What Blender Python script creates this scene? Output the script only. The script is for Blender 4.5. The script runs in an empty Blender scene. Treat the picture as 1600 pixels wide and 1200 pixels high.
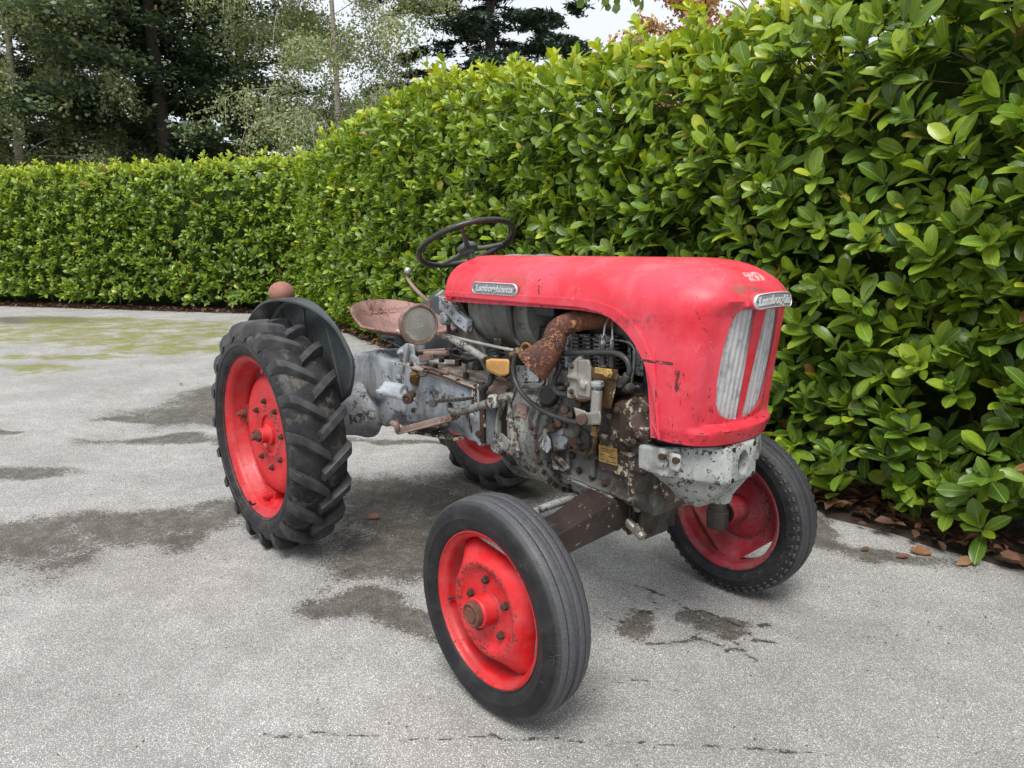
import bpy, bmesh, math, random
import numpy as np
from mathutils import Vector, Matrix, noise as mnoise

random.seed(7); rng = np.random.default_rng(7)
S = bpy.context.scene
COL = S.collection
V = Vector
PI = math.pi
rad = math.radians

# ------------------------------------------------------------------ camera
FPX = 1143.66                                   # focal length in pixels of the 1600 px wide photograph
CAM = V((3.1212, -1.8162, 1.3353)); YAW = .8712; PIT = .1881; ROLL = -.0066
F_ = V((-math.sin(YAW)*math.cos(PIT), math.cos(YAW)*math.cos(PIT), -math.sin(PIT)))
R_ = F_.cross(V((0, 0, 1))).normalized(); U_ = R_.cross(F_)
R_, U_ = R_*math.cos(ROLL)+U_*math.sin(ROLL), U_*math.cos(ROLL)-R_*math.sin(ROLL)
cd = bpy.data.cameras.new('camera'); cam = bpy.data.objects.new('camera', cd); COL.objects.link(cam)
cam.matrix_world = Matrix(((R_.x, U_.x, -F_.x, CAM.x), (R_.y, U_.y, -F_.y, CAM.y), (R_.z, U_.z, -F_.z, CAM.z), (0, 0, 0, 1)))
cd.sensor_fit = 'HORIZONTAL'; cd.sensor_width = 36; cd.lens = 36*FPX/1600; cd.clip_start = .05; cd.clip_end = 400
S.camera = cam

# ------------------------------------------------------------------ world, sun, exposure
SUN_EL, SUN_AZ = rad(58), rad(-52)              # azimuth measured from +X towards +Y
w = bpy.data.worlds.new('World'); S.world = w; w.use_nodes = True
nt = w.node_tree; nt.nodes.clear()
def wn(t, **k):
    n = nt.nodes.new(t)
    for a, b in k.items(): setattr(n, a, b)
    return n
sky = wn('ShaderNodeTexSky', sky_type='NISHITA', sun_disc=False, sun_elevation=SUN_EL, sun_rotation=PI/2-SUN_AZ)
tc = wn('ShaderNodeTexCoord'); sep = wn('ShaderNodeSeparateXYZ')
nz = wn('ShaderNodeTexNoise'); nz.inputs['Scale'].default_value = 2.2; nz.inputs['Detail'].default_value = 4
mpg = wn('ShaderNodeMapping'); mpg.inputs['Scale'].default_value = (1, 1, 3)
rmp = wn('ShaderNodeMapRange'); rmp.inputs['From Min'].default_value = 0; rmp.inputs['From Max'].default_value = 1
rmp.inputs['To Min'].default_value = 7.4; rmp.inputs['To Max'].default_value = 11.0
nr = wn('ShaderNodeMapRange'); nr.inputs['To Min'].default_value = .9; nr.inputs['To Max'].default_value = 1.1
mul = wn('ShaderNodeMath', operation='MULTIPLY')
hsv = wn('ShaderNodeCombineColor'); m1 = wn('ShaderNodeMath', operation='MULTIPLY'); m1.inputs[1].default_value = .965
m2 = wn('ShaderNodeMath', operation='MULTIPLY'); m2.inputs[1].default_value = 1.05
mix = wn('ShaderNodeMix', data_type='RGBA'); mix.inputs['Factor'].default_value = .9
bg = wn('ShaderNodeBackground'); bg.inputs['Strength'].default_value = .105
out = wn('ShaderNodeOutputWorld')
L = nt.links.new
L(tc.outputs['Generated'], sep.inputs[0]); L(tc.outputs['Generated'], mpg.inputs[0]); L(mpg.outputs[0], nz.inputs['Vector'])
L(sep.outputs['Z'], rmp.inputs['Value']); L(nz.outputs['Fac'], nr.inputs['Value'])
L(rmp.outputs[0], mul.inputs[0]); L(nr.outputs[0], mul.inputs[1])
L(mul.outputs[0], m1.inputs[0]); L(mul.outputs[0], m2.inputs[0])
L(m1.outputs[0], hsv.inputs[0]); L(mul.outputs[0], hsv.inputs[1]); L(m2.outputs[0], hsv.inputs[2])
L(sky.outputs[0], mix.inputs['A']); L(hsv.outputs[0], mix.inputs['B'])
L(mix.outputs['Result'], bg.inputs['Color']); L(bg.outputs[0], out.inputs['Surface'])
sd = bpy.data.lights.new('sun', 'SUN'); sd.energy = 3.4; sd.angle = rad(26); sd.color = (1, .965, .91)
so = bpy.data.objects.new('sun', sd); COL.objects.link(so)
sdir = V((math.cos(SUN_EL)*math.cos(SUN_AZ), math.cos(SUN_EL)*math.sin(SUN_AZ), math.sin(SUN_EL)))
so.rotation_euler = sdir.to_track_quat('Z', 'Y').to_euler(); so.location = sdir*20
S.view_settings.view_transform = 'Standard'; S.view_settings.look = 'None'
S.view_settings.exposure = .26; S.view_settings.gamma = 1; S.view_settings.use_curve_mapping = False
S.cycles.max_bounces = 8; S.cycles.transparent_max_bounces = 8

# ------------------------------------------------------------------ point helpers: a point of the photograph on a real plane of the place
def _ray(u, v): return F_+R_*((u-800)/FPX)-U_*((v-600)/FPX)
def P(u, v, y):
    d = _ray(u, v); return CAM+d*((y-CAM.y)/d.y)
def PX(u, v, x):
    d = _ray(u, v); return CAM+d*((x-CAM.x)/d.x)
def PZ(u, v, z=0):
    d = _ray(u, v); return CAM+d*((z-CAM.z)/d.z)

# ------------------------------------------------------------------ material helpers
class NB:
    def __init__(s, name):
        s.m = bpy.data.materials.new(name); s.m.use_nodes = True; s.t = s.m.node_tree; s.t.nodes.clear()
        s.out = s.n('ShaderNodeOutputMaterial'); s.b = s.n('ShaderNodeBsdfPrincipled'); s.l(s.b.outputs[0], s.out.inputs[0])
        s.tc = s.n('ShaderNodeTexCoord')
    def n(s, t, **k):
        x = s.t.nodes.new(t)
        for a, b in k.items(): setattr(x, a, b)
        return x
    def l(s, a, b): s.t.links.new(a, b)
    def set(s, sock, v):
        if isinstance(v, bpy.types.NodeSocket): s.l(v, sock)
        elif isinstance(v, (tuple, list)) and len(v) == 3 and sock.type == 'RGBA': sock.default_value = (*v, 1)
        else: sock.default_value = v
    def coord(s, scale=(1, 1, 1), off=(0, 0, 0), kind='Object'):
        mp = s.n('ShaderNodeMapping'); s.l(s.tc.outputs[kind], mp.inputs[0]); mp.inputs['Scale'].default_value = scale; mp.inputs['Location'].default_value = off
        return mp.outputs[0]
    def noise(s, scale, detail=4, rough=.55, vec=None, dist=0):
        x = s.n('ShaderNodeTexNoise'); x.inputs['Scale'].default_value = scale; x.inputs['Detail'].default_value = detail
        x.inputs['Roughness'].default_value = rough; x.inputs['Distortion'].default_value = dist
        s.l(vec if vec is not None else s.tc.outputs['Object'], x.inputs['Vector']); return x.outputs['Fac']
    def voro(s, scale, feature='F1', vec=None, out='Distance', rnd=1):
        x = s.n('ShaderNodeTexVoronoi', feature=feature); x.inputs['Scale'].default_value = scale; x.inputs['Randomness'].default_value = rnd
        s.l(vec if vec is not None else s.tc.outputs['Object'], x.inputs['Vector']); return x.outputs[out]
    def ramp(s, v, a, b, lo=0., hi=1., smooth=True):
        x = s.n('ShaderNodeMapRange'); x.interpolation_type = 'SMOOTHSTEP' if smooth else 'LINEAR'
        s.set(x.inputs['Value'], v); x.inputs['From Min'].default_value = a; x.inputs['From Max'].default_value = b
        x.inputs['To Min'].default_value = lo; x.inputs['To Max'].default_value = hi; return x.outputs[0]
    def math(s, op, a, b=0., c=None):
        x = s.n('ShaderNodeMath', operation=op); s.set(x.inputs[0], a); s.set(x.inputs[1], b)
        if c is not None: s.set(x.inputs[2], c)
        return x.outputs[0]
    def mix(s, f, a, b):
        x = s.n('ShaderNodeMix', data_type='RGBA'); s.set(x.inputs['Factor'], f); s.set(x.inputs['A'], a); s.set(x.inputs['B'], b); return x.outputs['Result']
    def mul(s, f, a, b):
        x = s.n('ShaderNodeMix', data_type='RGBA', blend_type='MULTIPLY'); s.set(x.inputs['Factor'], f); s.set(x.inputs['A'], a); s.set(x.inputs['B'], b); return x.outputs['Result']
    def attr(s, name):
        x = s.n('ShaderNodeAttribute'); x.attribute_name = name; return x
    def bump(s, h, dist=.002, strength=1., normal=None):
        x = s.n('ShaderNodeBump'); s.set(x.inputs['Height'], h); x.inputs['Distance'].default_value = dist; x.inputs['Strength'].default_value = strength
        if normal is not None: s.l(normal, x.inputs['Normal'])
        return x.outputs[0]
    def P(s, **k):
        for a, v in k.items(): s.set(s.b.inputs[a.replace('_', ' ')], v)
    def boxmask(s, lo, hi, soft):
        sp = s.n('ShaderNodeSeparateXYZ'); s.l(s.tc.outputs['Object'], sp.inputs[0]); r = None
        for i in range(3):
            if lo[i] is None: continue
            a = s.ramp(sp.outputs[i], lo[i]-soft, lo[i]+soft); b = s.ramp(sp.outputs[i], hi[i]-soft, hi[i]+soft, 1, 0)
            m = s.math('MULTIPLY', a, b); r = m if r is None else s.math('MULTIPLY', r, m)
        return r

def worn(name, base, base2, chip=(.03, .02, .015), chips=.5, grime=(.03, .022, .015), gr=.4, rough=.5, metal=0., sc=1., chipsc=38, streak=True, bumpd=.0012, spec=.28, edge=.022):
    n = NB(name)
    big = n.noise(5*sc, 5, .6); mid = n.noise(14*sc, 6, .65); fine = n.noise(chipsc*sc, 8, .72)
    v = n.coord((1, 1, .25)); st = n.noise(22*sc, 5, .6, v)
    c = n.mix(n.ramp(big, .35, .65), base, base2)
    c = n.mul(.5, c, n.mix(n.ramp(fine, .3, .7), (.72, .70, .68), (1.1, 1.1, 1.1)))
    fine2 = n.noise(chipsc*2.6*sc, 6, .75)
    cm = n.math('ADD', n.math('ADD', n.math('MULTIPLY', fine, .36), n.math('MULTIPLY', fine2, .36)), n.math('MULTIPLY', mid, .28))
    th = .69-.22*chips
    cm = n.math('ADD', cm, n.math('MULTIPLY', n.ramp(n.n('ShaderNodeNewGeometry').outputs['Pointiness'], .515, .56), edge))
    cmask = n.ramp(cm, th, th+.025)
    gsrc = n.math('ADD', n.math('MULTIPLY', st if streak else mid, .5), n.math('MULTIPLY', big, .5))
    tg = .68-.30*gr
    gmask = n.ramp(gsrc, tg, tg+.24)
    gsp = n.ramp(n.noise(70*sc, 6, .75), .45, .62)
    gm = n.math('MULTIPLY', gmask, n.math('ADD', n.math('MULTIPLY', gsp, .32), .68))
    c = n.mix(gm, c, grime)
    c = n.mix(cmask, c, chip)
    r = n.math('ADD', n.ramp(mid, .3, .7, rough-.1, rough+.14), n.math('MULTIPLY', cmask, .22))
    h = n.math('SUBTRACT', n.math('MULTIPLY', fine, .35), n.math('MULTIPLY', cmask, .5))
    n.P(Base_Color=c, Roughness=r, Metallic=metal, Normal=n.bump(h, bumpd), Specular_IOR_Level=spec)
    return n.m

M = {}
M['casting'] = worn('grey_casting_paint', (.37, .41, .45), (.27, .30, .33), chip=(.06, .042, .03), chips=.66, grime=(.085, .065, .048), gr=.72, rough=.5)
M['bumper'] = worn('pale_grey_casting', (.385, .41, .40), (.27, .29, .285), chip=(.07, .04, .03), chips=.74, grime=(.13, .095, .07), gr=.70, rough=.5, sc=1.1)
M['engine'] = worn('oily_engine_paint', (.15, .152, .14), (.06, .056, .048), chip=(.34, .32, .27), chips=.50, grime=(.022, .016, .012), gr=.95, rough=.4, chipsc=44)
M['bell'] = worn('bell_housing_paint', (.27, .28, .255), (.15, .16, .16), chip=(.06, .04, .03), chips=.78, grime=(.07, .05, .035), gr=.78, rough=.5)
M['greasy'] = worn('greasy_cover_paint', (.045, .032, .026), (.065, .042, .032), chip=(.42, .38, .29), chips=.72, grime=(.022, .016, .012), gr=.5, rough=.38, chipsc=26)
M['black_grease'] = worn('black_grease', (.02, .017, .014), (.035, .028, .022), chip=(.30, .27, .21), chips=.36, grime=(.012, .01, .008), gr=.5, rough=.32, chipsc=30)
M['axle'] = worn('brown_axle_paint', (.042, .029, .026), (.022, .017, .016), chip=(.30, .27, .23), chips=.50, grime=(.02, .015, .012), gr=.4, rough=.42, chipsc=22)
M['rust'] = worn('rusty_exhaust', (.17, .066, .044), (.055, .027, .024), chip=(.30, .14, .075), chips=.78, grime=(.030, .018, .017), gr=.75, rough=.85, chipsc=50, streak=False, sc=1.6)
M['seat'] = worn('rusty_pink_seat_paint', (.32, .19, .17), (.17, .095, .08), chip=(.12, .055, .04), chips=.70, grime=(.17, .11, .095), gr=.55, rough=.6, chipsc=70, streak=False)
M['ballrust'] = worn('rusty_lamp_shell', (.30, .14, .11), (.20, .10, .08), chip=(.10, .05, .035), chips=.55, grime=(.28, .25, .23), gr=.3, rough=.75, chipsc=60)
M['tank'] = worn('grey_green_tank_paint', (.25, .26, .23), (.12, .13, .12), chip=(.10, .055, .04), chips=.6, grime=(.13, .08, .055), gr=.5, rough=.45)
M['fender'] = worn('dark_grey_mudguard_paint', (.046, .055, .060), (.062, .072, .078), chip=(.14, .14, .13), chips=.06, grime=(.05, .055, .052), gr=.3, rough=.32, streak=False)
M['iron'] = worn('dark_bare_iron', (.045, .042, .038), (.085, .078, .07), chip=(.14, .075, .05), chips=.55, grime=(.03, .022, .017), gr=.5, rough=.5, metal=.35, chipsc=60)
M['steel'] = worn('worn_bright_steel', (.50, .49, .47), (.36, .34, .32), chip=(.14, .08, .06), chips=.5, grime=(.2, .13, .1), gr=.3, rough=.42, metal=.6, chipsc=60)
M['alu'] = worn('cast_aluminium', (.44, .43, .39), (.27, .26, .23), chip=(.10, .08, .06), chips=.42, grime=(.15, .11, .07), gr=.45, rough=.42, metal=.55, chipsc=55)
M['brass'] = worn('oily_brass_coloured_metal', (.24, .14, .055), (.13, .078, .038), chip=(.42, .38, .30), chips=.56, grime=(.04, .026, .015), gr=.85, rough=.35, metal=.5, chipsc=50)
M['nut'] = worn('rusty_nut', (.055, .036, .03), (.085, .052, .042), chip=(.13, .07, .05), chips=.5, grime=(.04, .025, .02), gr=.4, rough=.6, metal=.3, chipsc=90)
M['hubcap'] = worn('rusty_red_hub_cap', (.26, .045, .035), (.15, .06, .042), chip=(.10, .06, .045), chips=.75, grime=(.07, .042, .032), gr=.6, rough=.6, chipsc=80)
M['pedal'] = worn('worn_pink_brown_pedal', (.26, .18, .15), (.17, .12, .10), chip=(.40, .37, .33), chips=.5, grime=(.07, .05, .04), gr=.5, rough=.6, chipsc=50)
M['cover'] = worn('dusty_cover_plate', (.38, .31, .26), (.30, .27, .24), chip=(.10, .07, .05), chips=.6, grime=(.10, .075, .055), gr=.65, rough=.65)
def simple(name, col, rough, metal=0, nscale=40, var=.25, bd=.0006, **k):
    n = NB(name); f = n.noise(nscale, 6, .65)
    c = n.mul(1, col, n.mix(n.ramp(f, .3, .7), (1-var,)*3, (1+var*.6,)*3))
    n.P(Base_Color=c, Roughness=n.ramp(f, .3, .7, rough-.06, rough+.08), Metallic=metal, Normal=n.bump(f, bd))
    for a, v in k.items(): n.set(n.b.inputs[a.replace('_', ' ')], v)
    return n.m
M['hose'] = simple('black_rubber_hose', (.028, .028, .03), .48)
M['black'] = simple('black_plastic', (.012, .012, .014), .4)
M['dark'] = simple('dark_navy_panel', (.02, .022, .032), .5)
M['wheelrim'] = simple('black_steering_wheel', (.022, .022, .022), .35)
M['spoke'] = worn('grey_steering_spoke_paint', (.11, .12, .12), (.08, .085, .085), chip=(.2, .19, .18), chips=.4, gr=.3, rough=.45)
M['amber'] = simple('amber_plastic', (.52, .28, .09), .3, nscale=12, Subsurface_Weight=.3)
M['lampmetal'] = worn('rusty_chrome_lamp', (.42, .37, .34), (.24, .16, .13), chip=(.17, .085, .06), chips=.62, grime=(.25, .17, .14), gr=.4, rough=.42, metal=.45, chipsc=70)
n = NB('dull_reflector'); n.P(Base_Color=(.78, .76, .70), Metallic=.55, Roughness=.2, Normal=n.bump(n.noise(18, 4), .006)); M['reflector'] = n.m
n = NB('ribbed_lamp_glass'); n.P(Base_Color=(.95, .95, .92), Roughness=.04, Transmission_Weight=.95, IOR=1.45); M['glass'] = n.m
n = NB('brass_data_plate'); f = n.noise(60, 5); n.P(Base_Color=n.mix(n.ramp(f, .35, .7), (.48, .31, .09), (.30, .19, .06)), Metallic=.35, Roughness=.45); M['plate'] = n.m
n = NB('badge_aluminium'); f = n.noise(120, 6, .7); n.P(Base_Color=n.mix(n.ramp(f, .38, .62), (.55, .55, .57), (.80, .81, .83)), Metallic=.55, Roughness=.38, Normal=n.bump(f, .0008)); M['badge'] = n.m
n = NB('badge_field'); f = n.noise(160, 6, .7); n.P(Base_Color=n.mix(n.ramp(f, .38, .62), (.17, .175, .19), (.26, .265, .28)), Metallic=.2, Roughness=.5); M['badgefield'] = n.m
n = NB('grille_aluminium'); f = n.noise(30, 6, .7); n.P(Base_Color=n.mix(n.ramp(f, .45, .75), (.54, .55, .56), (.27, .27, .27)), Metallic=.3, Roughness=.42); M['grille'] = n.m

def red_paint(name, base, faded, bonnet=False):
    n = NB(name)
    big = n.noise(3.2, 5, .6); mid = n.noise(12, 6, .6); fine = n.noise(60, 8, .72)
    c = n.mix(n.ramp(big, .38, .66), base, faded)
    c = n.mix(n.math('MULTIPLY', n.ramp(n.noise(9, 6, .7), .5, .72), .35), c, (.50, .16, .18) if bonnet else (.45, .10, .10))
    cm = n.math('ADD', n.math('MULTIPLY', fine, .55), n.math('MULTIPLY', mid, .45))
    dark = n.math('MULTIPLY', n.ramp(cm, .615, .625), .9); rough = n.ramp(big, .35, .65, .34, .50)
    if bonnet:
        # scars, scratches and rub marks with their own places on the sheet metal
        def scar(lo, hi, soft, thr, scale=55, stretch=(1, 1, 1), ns=0):
            nn = n.noise(scale, 6, .75, n.coord(stretch, (ns, ns*.7, 0)))
            return n.math('MULTIPLY', n.ramp(nn, thr, thr+.03), n.ramp(n.boxmask(lo, hi, soft), .25, .6))
        for a in [((1.84, None, .985), (1.91, 0, 1.015), .012, .60, 60, (1, 1, .4), 1), ((1.80, -9, 1.012), (1.91, 0, 1.020), .003, .44, 50, (1, 1, 3), 2),
                  ((1.87, -9, .93), (1.94, 0, 1.0), .012, .57, 50, (1, 1, .3), 3), ((1.84, -9, .84), (1.98, 0, .95), .02, .585, 60, (1, 1, .25), 4),
                  ((1.82, -9, .785), (2.0, 9, .825), .008, .57, 45, (1, 1, 1.5), 5), ((1.90, -9, 1.13), (2.02, -.03, 1.22), .02, .62, 50, (1, 1, 1), 6),
                  ((1.9, .02, .80), (2.1, .14, .90), .02, .56, 40, (1, 1, 1), 7), ((.86, -9, 1.12), (.99, 9, 1.165), .012, .56, 55, (1, 1, 1), 8)]:
            lo = tuple(-9 if q is None else q for q in a[0])
            dark = n.math('MAXIMUM', dark, scar(lo, a[1], *a[2:]))
        # line of dirt left round the side badge
        hb = n.math('MULTIPLY', n.ramp(n.boxmask((1.015, -9, 1.165), (1.30, 0, 1.235), .014), .05, .9), n.ramp(n.noise(70, 6, .75), .44, .56))
        c = n.mix(n.math('MULTIPLY', hb, .7), c, (.17, .075, .05))
        hb = n.math('MULTIPLY', n.ramp(n.boxmask((1.94, -.13, 1.15), (2.2, .16, 1.225), .016), .05, .9), n.ramp(n.noise(35, 5, .7), .46, .58))
        c = n.mix(n.math('MULTIPLY', hb, .75), c, (.15, .08, .055))
        # the sticker scar of flaked white paint above the front badge
        wp = n.math('MULTIPLY', n.ramp(n.boxmask((1.985, -.045, 1.235), (2.2, .035, 1.27), .009), .3, .7), n.ramp(n.noise(90, 6, .7), .44, .52))
        c = n.mix(n.math('MULTIPLY', wp, .6), c, (.78, .55, .50))
        ws = n.math('MULTIPLY', n.ramp(n.voro(26, 'DISTANCE_TO_EDGE', n.coord((1, 1, .6))), .0, .012, 1, 0), n.ramp(n.noise(5, 3), .57, .63))
        c = n.mix(n.math('MULTIPLY', ws, .5), c, (.80, .42, .42))
        c = n.mix(n.math('MULTIPLY', n.ramp(n.noise(85, 6, .8), .665, .675), .7), c, (.75, .5, .48))
        edge = n.ramp(n.boxmask((.8, -9, 1.10), (1.9, 9, 1.145), .01), .3, .8)
        c = n.mix(n.math('MULTIPLY', n.math('MULTIPLY', edge, n.ramp(n.noise(38, 7, .7), .46, .64)), .65), c, (.16, .03, .03))
    c = n.mix(dark, c, (.055, .022, .018))
    n.P(Base_Color=c, Roughness=n.math('ADD', rough, n.math('MULTIPLY', dark, .3)), Normal=n.bump(n.math('SUBTRACT', n.math('MULTIPLY', n.noise(7, 3), .8), n.math('MULTIPLY', dark, .12)), .004), Specular_IOR_Level=.45)
    return n.m
M['bonnet'] = red_paint('faded_red_bonnet_paint', (.52, .010, .022), (.64, .055, .085), True)
M['redbar'] = red_paint('clean_red_paint', (.60, .008, .014), (.62, .014, .022))
def wheel_red(name, base, faded, dust, chipm):
    n = NB(name); big = n.noise(6, 5, .6); fine = n.noise(80, 8, .75); mid = n.noise(22, 5, .6)
    c = n.mix(n.ramp(big, .35, .65), base, faded)
    c = n.mix(n.math('MULTIPLY', n.ramp(n.noise(11, 6, .7), .42, .70), dust[0]), c, dust[1])
    cm = n.math('ADD', n.math('MULTIPLY', fine, .5), n.math('MULTIPLY', mid, .5))
    pt = n.n('ShaderNodeNewGeometry').outputs['Pointiness']
    em = n.ramp(pt, .515, .545)
    k = n.ramp(n.math('ADD', cm, n.math('MULTIPLY', em, .06)), chipm+.015, chipm+.03)
    ca = n.attr('chip').outputs['Fac']
    k = n.math('MAXIMUM', k, n.ramp(n.math('ADD', n.math('MULTIPLY', ca, .125), n.noise(95, 6, .75)), .64, .655))
    c = n.mix(k, c, (.075, .035, .028))
    n.P(Base_Color=c, Roughness=n.math('ADD', n.ramp(mid, .3, .7, .38, .55), n.math('MULTIPLY', k, .25)), Normal=n.bump(n.math('SUBTRACT', n.math('MULTIPLY', fine, .3), n.math('MULTIPLY', k, .6)), .0012))
    return n.m
M['wheelred'] = wheel_red('red_wheel_paint', (.58, .008, .012), (.50, .012, .016), (.35, (.52, .10, .10)), .64)
M['rimred'] = wheel_red('faded_red_rim_paint', (.48, .009, .013), (.40, .014, .019), (.28, (.46, .13, .12)), .628)
M['rimdust'] = wheel_red('dusty_crimson_rim_paint', (.30, .018, .030), (.26, .022, .034), (.75, (.28, .10, .10)), .615)

def rubber(name, col, dust, amt, radial=False, wear=0.):
    n = NB(name); f = n.noise(30, 6, .7); b = n.noise(7, 5, .65); g = n.noise(140, 4, .7)
    c = n.mix(n.ramp(f, .3, .7), tuple(q*.75 for q in col), tuple(q*1.25 for q in col))
    c = n.mix(n.math('MULTIPLY', n.ramp(b, .42, .68), amt), c, dust)
    wa = n.attr('wear').outputs['Fac']
    c = n.mix(n.math('MULTIPLY', wa, n.ramp(g, .3, .7, .55, .95)), c, (.085, .087, .096))
    mud = n.math('MULTIPLY', n.attr('mud').outputs['Fac'], n.ramp(n.noise(16, 5, .65), .50, .66))
    c = n.mix(n.math('MULTIPLY', mud, .38), c, (.17, .15, .125))
    sc = n.ramp(n.voro(34, 'DISTANCE_TO_EDGE', n.coord((1, .5, 1.6))), 0, .014, 1, 0)
    sc = n.math('MULTIPLY', sc, n.ramp(n.noise(9, 3), .58, .64))
    c = n.mix(n.math('MULTIPLY', sc, .55), c, (.22, .22, .22))
    n.P(Specular_IOR_Level=.3, Base_Color=c, Roughness=n.ramp(f, .3, .7, .42, .62), Normal=n.bump(n.math('ADD', f, n.math('MULTIPLY', g, .4)), .0009))
    return n.m
M['tyre'] = rubber('black_tyre_rubber', (.012, .0125, .014), (.055, .052, .048), .5)
M['lug'] = rubber('worn_lug_rubber', (.030, .031, .034), (.085, .083, .081), .6)
M['deeptyre'] = rubber('grey_front_tyre_rubber', (.009, .0095, .011), (.035, .035, .037), .4)

# ------------------------------------------------------------------ mesh helpers
def frame(d):
    d = V(d).normalized(); a = V((0, 0, 1)) if abs(d.z) < .9 else V((1, 0, 0))
    x = a.cross(d).normalized(); return x, d.cross(x), d
class MB:
    def __init__(s): s.v = []; s.f = []; s.mi = []; s.cur = 0
    def add(s, vs, fs):
        o = len(s.v); s.v += [tuple(q) for q in vs]; s.f += [tuple(o+i for i in f) for f in fs]; s.mi += [s.cur]*len(fs); return s
    def box(s, c, sz, rot=None):
        c = V(c); h = V(sz)/2; vs = []
        for i in (-1, 1):
            for j in (-1, 1):
                for k in (-1, 1):
                    p = V((i*h.x, j*h.y, k*h.z)); p = rot @ p if rot is not None else p; vs.append(c+p)
        return s.add(vs, [(0, 1, 3, 2), (4, 6, 7, 5), (0, 4, 5, 1), (2, 3, 7, 6), (0, 2, 6, 4), (1, 5, 7, 3)])
    def beam(s, a, b, w0, h0, w1=None, h1=None, up=(0, 0, 1)):
        a, b = V(a), V(b); d = (b-a).normalized(); x = d.cross(V(up)).normalized(); z = x.cross(d); w1 = w1 or w0; h1 = h1 or h0
        vs = [a+x*i*w0/2+z*k*h0/2 for i, k in ((-1, -1), (1, -1), (1, 1), (-1, 1))]+[b+x*i*w1/2+z*k*h1/2 for i, k in ((-1, -1), (1, -1), (1, 1), (-1, 1))]
        return s.add(vs, [(0, 3, 2, 1), (4, 5, 6, 7)]+[(i, (i+1) % 4, (i+1) % 4+4, i+4) for i in range(4)])
    def cyl(s, a, b, r0, r1=None, n=20):
        a, b = V(a), V(b); r1 = r0 if r1 is None else r1; L_ = (b-a).length
        return s.lathe(a, b-a, [(0, 0), (r0, 0), (r1, L_), (0, L_)], n)
    def lathe(s, o, ax, prof, n=32, a0=0, a1=2*PI, rfun=None):
        x, y, z = frame(ax); o = V(o); full = abs(a1-a0-2*PI) < 1e-6; m = n if full else n+1; vs = []
        for r, h in prof:
            for i in range(m):
                t = a0+(a1-a0)*i/n; rr = rfun(r, h, t) if rfun else r
                vs.append(o+x*rr*math.cos(t)+y*rr*math.sin(t)+z*h)
        fs = []
        for j in range(len(prof)-1):
            for i in range(n):
                k = (i+1) % m; a, b, c, d = j*m+i, j*m+k, (j+1)*m+k, (j+1)*m+i
                if prof[j][0] < 1e-7: fs.append((a, c, d))
                elif prof[j+1][0] < 1e-7: fs.append((a, b, d))
                else: fs.append((a, b, c, d))
        return s.add(vs, fs)
    def tube(s, pts, r, n=10, sub=6, cap=True):
        pts = [V(p) for p in pts]; rs = r if isinstance(r, (list, tuple)) else [r]*len(pts)
        if len(pts) > 2 and sub > 1:
            q = [pts[0]*2-pts[1]]+pts+[pts[-1]*2-pts[-2]]; np_, nr_ = [], []
            for i in range(len(pts)-1):
                p0, p1, p2, p3 = q[i:i+4]
                for k in range(sub):
                    t = k/sub
                    np_.append(.5*((2*p1)+(p2-p0)*t+(2*p0-5*p1+4*p2-p3)*t*t+(3*p1-p0-3*p2+p3)*t**3)); nr_.append(rs[i]*(1-t)+rs[i+1]*t)
            np_.append(pts[-1]); nr_.append(rs[-1]); pts, rs = np_, nr_
        vs = []; x = None
        for i, p in enumerate(pts):
            d = (pts[min(i+1, len(pts)-1)]-pts[max(i-1, 0)]).normalized()
            if x is None: x = frame(d)[0]
            x = (x-d*x.dot(d)).normalized(); y = d.cross(x)
            for k in range(n):
                t = 2*PI*k/n; vs.append(p+x*rs[i]*math.cos(t)+y*rs[i]*math.sin(t))
        fs = [(j*n+i, j*n+(i+1) % n, (j+1)*n+(i+1) % n, (j+1)*n+i) for j in range(len(pts)-1) for i in range(n)]
        if cap: fs += [tuple(range(n-1, -1, -1)), tuple(range((len(pts)-1)*n, len(pts)*n))]
        return s.add(vs, fs)
    def prism(s, loop, vec):
        n = len(loop); vec = V(vec); vs = [V(p) for p in loop]+[V(p)+vec for p in loop]
        return s.add(vs, [tuple(range(n-1, -1, -1)), tuple(range(n, 2*n))]+[(i, (i+1) % n, (i+1) % n+n, i+n) for i in range(n)])
    def sphere(s, c, r, n=16, sc=(1, 1, 1)):
        pr = [(r*math.sin(PI*i/(n//2)), -r*math.cos(PI*i/(n//2))) for i in range(n//2+1)]; pr[0] = (0, -r); pr[-1] = (0, r)
        o = len(s.v); s.lathe((0, 0, 0), (0, 0, 1), pr, n)
        for i in range(o, len(s.v)): v = s.v[i]; s.v[i] = (c[0]+v[0]*sc[0], c[1]+v[1]*sc[1], c[2]+v[2]*sc[2])
        return s
    def hull(s, pts):
        bm = bmesh.new(); vs = [bm.verts.new(p) for p in pts]
        r = bmesh.ops.convex_hull(bm, input=vs)
        bmesh.ops.delete(bm, geom=[v for v in bm.verts if not v.link_faces], context='VERTS')
        bm.verts.index_update(); s.add([v.co.copy() for v in bm.verts], [[v.index for v in f.verts] for f in bm.faces]); bm.free(); return s
    def bolt(s, p, d, r=.009, h=.009):
        p = V(p); d = V(d).normalized(); s.lathe(p, d, [(0, 0), (r*1.35, 0), (r*1.35, h*.25), (r*1.02, h*.27), (r, h), (r*.8, h*1.12), (0, h*1.12)], 6); return s
    def merge(s, mb, mat=None):
        return s.add([mat @ V(q) for q in mb.v] if mat is not None else mb.v, mb.f)
    def data(s, name):
        me = bpy.data.meshes.new(name); me.from_pydata([tuple(v) for v in s.v], [], s.f)
        if any(s.mi): me.polygons.foreach_set('material_index', s.mi)
        return me
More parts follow.
